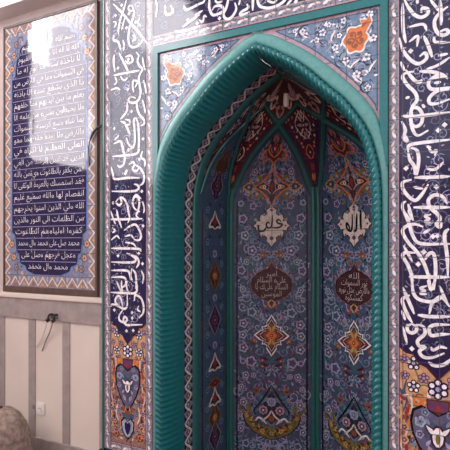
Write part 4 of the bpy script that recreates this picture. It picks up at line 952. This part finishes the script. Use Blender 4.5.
# ------------------------------------------------------------------ small things
def small_things():
    # lamp hanging from the tip of the vault
    x, y = XC, YF+.375
    r = empty('light_bulb', (x, y, 2.33)); tag(r, 'small white tubular lamp hanging under the tip of the niche vault', 'lamp')
    m = MB(); m.tube([(x, y, 2.404), (x, y, 2.472)], .009, 'brown', 10); m.tube([(x, y, 2.404), (x, y, 2.42)], .016, 'brown', 12); m.build('socket', r)
    m = MB(); m.lathe(x, y, [(.001, 2.330), (.010, 2.332), (.015, 2.340), (.016, 2.36), (.014, 2.39), (.013, 2.405)], 'bulb_white', 16); m.build('glass_tube', r)
    # double hook on the grey rail
    y = YL-.022
    r = empty('wall_hook', (-2.647, y, 1.09)); tag(r, 'dark double hook fixed to the grey marble rail', 'hook')
    m = MB(); m.box(-2.684, -2.610, y-.006, y, 1.078, 1.112, 'chrome'); m.build('back_plate', r, bevel=.002)
    for dx in (-.025, .025):
        m = MB(); xx = -2.647+dx
        m.tube([(xx, y-.004, 1.106), (xx, y-.024, 1.10), (xx, y-.03, 1.082), (xx, y-.02, 1.068), (xx, y-.034, 1.062), (xx, y-.046, 1.074)], .0078, 'black_metal', 10)
        m.build('hook', r)
    for i, dx in enumerate((-.025, .025)):
        m = MB(); P = [(-2.647+dx, y-.037, 1.074), (-2.66+dx, y-.030, 1.045), (-2.70+dx, y-.012, .99), (-2.75+dx, y+.002, .93), (-2.79+dx, y+.004, .875-.02*i)]
        m.tube(P, .0036, 'cord_pale' if i == 0 else 'cord_brown', 6)
        m.build('hanging_cord', r)
    # wall outlet
    y = YL-.010
    r = empty('wall_socket', (-2.785, y, .43)); tag(r, 'white power outlet on the cream dado slab under the dark hook', 'outlet')
    m = MB(); m.box(-2.822, -2.742, y-.012, y, .432, .512, 'plastic_white'); m.build('face_plate', r, bevel=.004)
    m = MB(); m.lathe(0, 0, [(.022, 0), (.022, .003), (.018, .004), (.014, .0015), (.001, .0015)], 'plastic_white', 18)
    m.v = [(-2.782+a, y-.0115-c, .472+b) for a, b, c in m.v]; m.build('socket_well', r)
    for dx in (-.007, .007):
        m = MB(); m.lathe(0, 0, [(.003, .001), (.003, .0025), (.0005, .0025)], 'black_metal', 8); m.v = [(-2.782+dx+a, y-.0115-c, .472+b) for a, b, c in m.v]; m.build('pin_hole', r)
    m = MB(); m.box(-2.856, -2.836, y-.009, y, .460, .486, 'socket_grey'); o = m.build('wall_switch', bevel=.002)
    tag(o, 'tiny grey fixing just left of the white power outlet', 'switch')
    # cable over the verse panel
    y = YL-.040
    m = MB(); m.tube([(-2.240, YL-.008, 2.292), (-2.264, y, 2.272), (-2.293, y, 2.247), (-2.321, y+.004, 2.212), (-2.336, y+.006, 2.170), (-2.340, y+.010, 2.112), (-2.338, y+.012, 2.045)], [.0085, .0085, .008, .006, .0045, .004, .0035], 'cable_dark', 8)
    o = m.build('hanging_cable'); tag(o, 'dark curved cable hanging over the right border of the framed verse panel', 'cable')
    # cloth covered pouf on the floor by the dado
    cx, cy = -2.83, 2.20
    r = empty('floor_cushion', (cx, cy, 0)); tag(r, 'rounded mottled brown cushion on the floor against the cream dado', 'cushion')
    rnd = random.Random(2); ph = [rnd.uniform(0, 6) for _ in range(6)]
    m = MB(); prof = [(.13, .0), (.165, .02), (.182, .09), (.188, .2), (.187, .30), (.178, .38), (.158, .45), (.125, .50), (.08, .53), (.03, .541), (.001, .542)]
    rows = []
    for rr, z in prof:
        row = []
        for j in range(49):
            a = 2*math.pi*j/48
            k = 1+.022*math.sin(3*a+ph[0]+z*5)+.018*math.sin(7*a+ph[1]-z*9)+.02*math.sin(11*a+ph[2])*(z/.54)
            row.append((cx+rr*k*math.cos(a), cy+rr*k*.98*math.sin(a), z+.012*math.sin(4*a+ph[3])*(rr/.25 if z > .3 else 0)*(z > .05)))
        rows.append(row)
    m.grid(rows, 'mottled_cloth'); m.build('cover', r)
    m = MB(); m.lathe(cx, cy, [(.012, .536), (.016, .545), (.010, .553), (.001, .555)], 'black_metal', 12); m.build('button', r)
small_things()

# ------------------------------------------------------------------ light, camera
w = bpy.data.worlds.new('daylight'); SC.world = w; w.use_nodes = True
bg = w.node_tree.nodes['Background']; bg.inputs[0].default_value = lin((230, 229, 236)); bg.inputs[1].default_value = 1.64
cam = bpy.data.cameras.new('camera'); co = bpy.data.objects.new('camera', cam); COL.objects.link(co)
cam.sensor_width = 36; cam.lens = 36*530/450; cam.clip_start = .05
co.location = (0, 0, 1.55); co.rotation_euler = (math.pi/2, 0, math.atan(530/950)); cam.shift_y = 21/450
SC.camera = co
SC.view_settings.view_transform = 'Standard'; SC.view_settings.look = 'None'; SC.view_settings.gamma = 1
SC.view_settings.use_curve_mapping = False; SC.view_settings.exposure = 0.0
SC.cycles.use_denoising = True
SC.cycles.max_bounces = 6
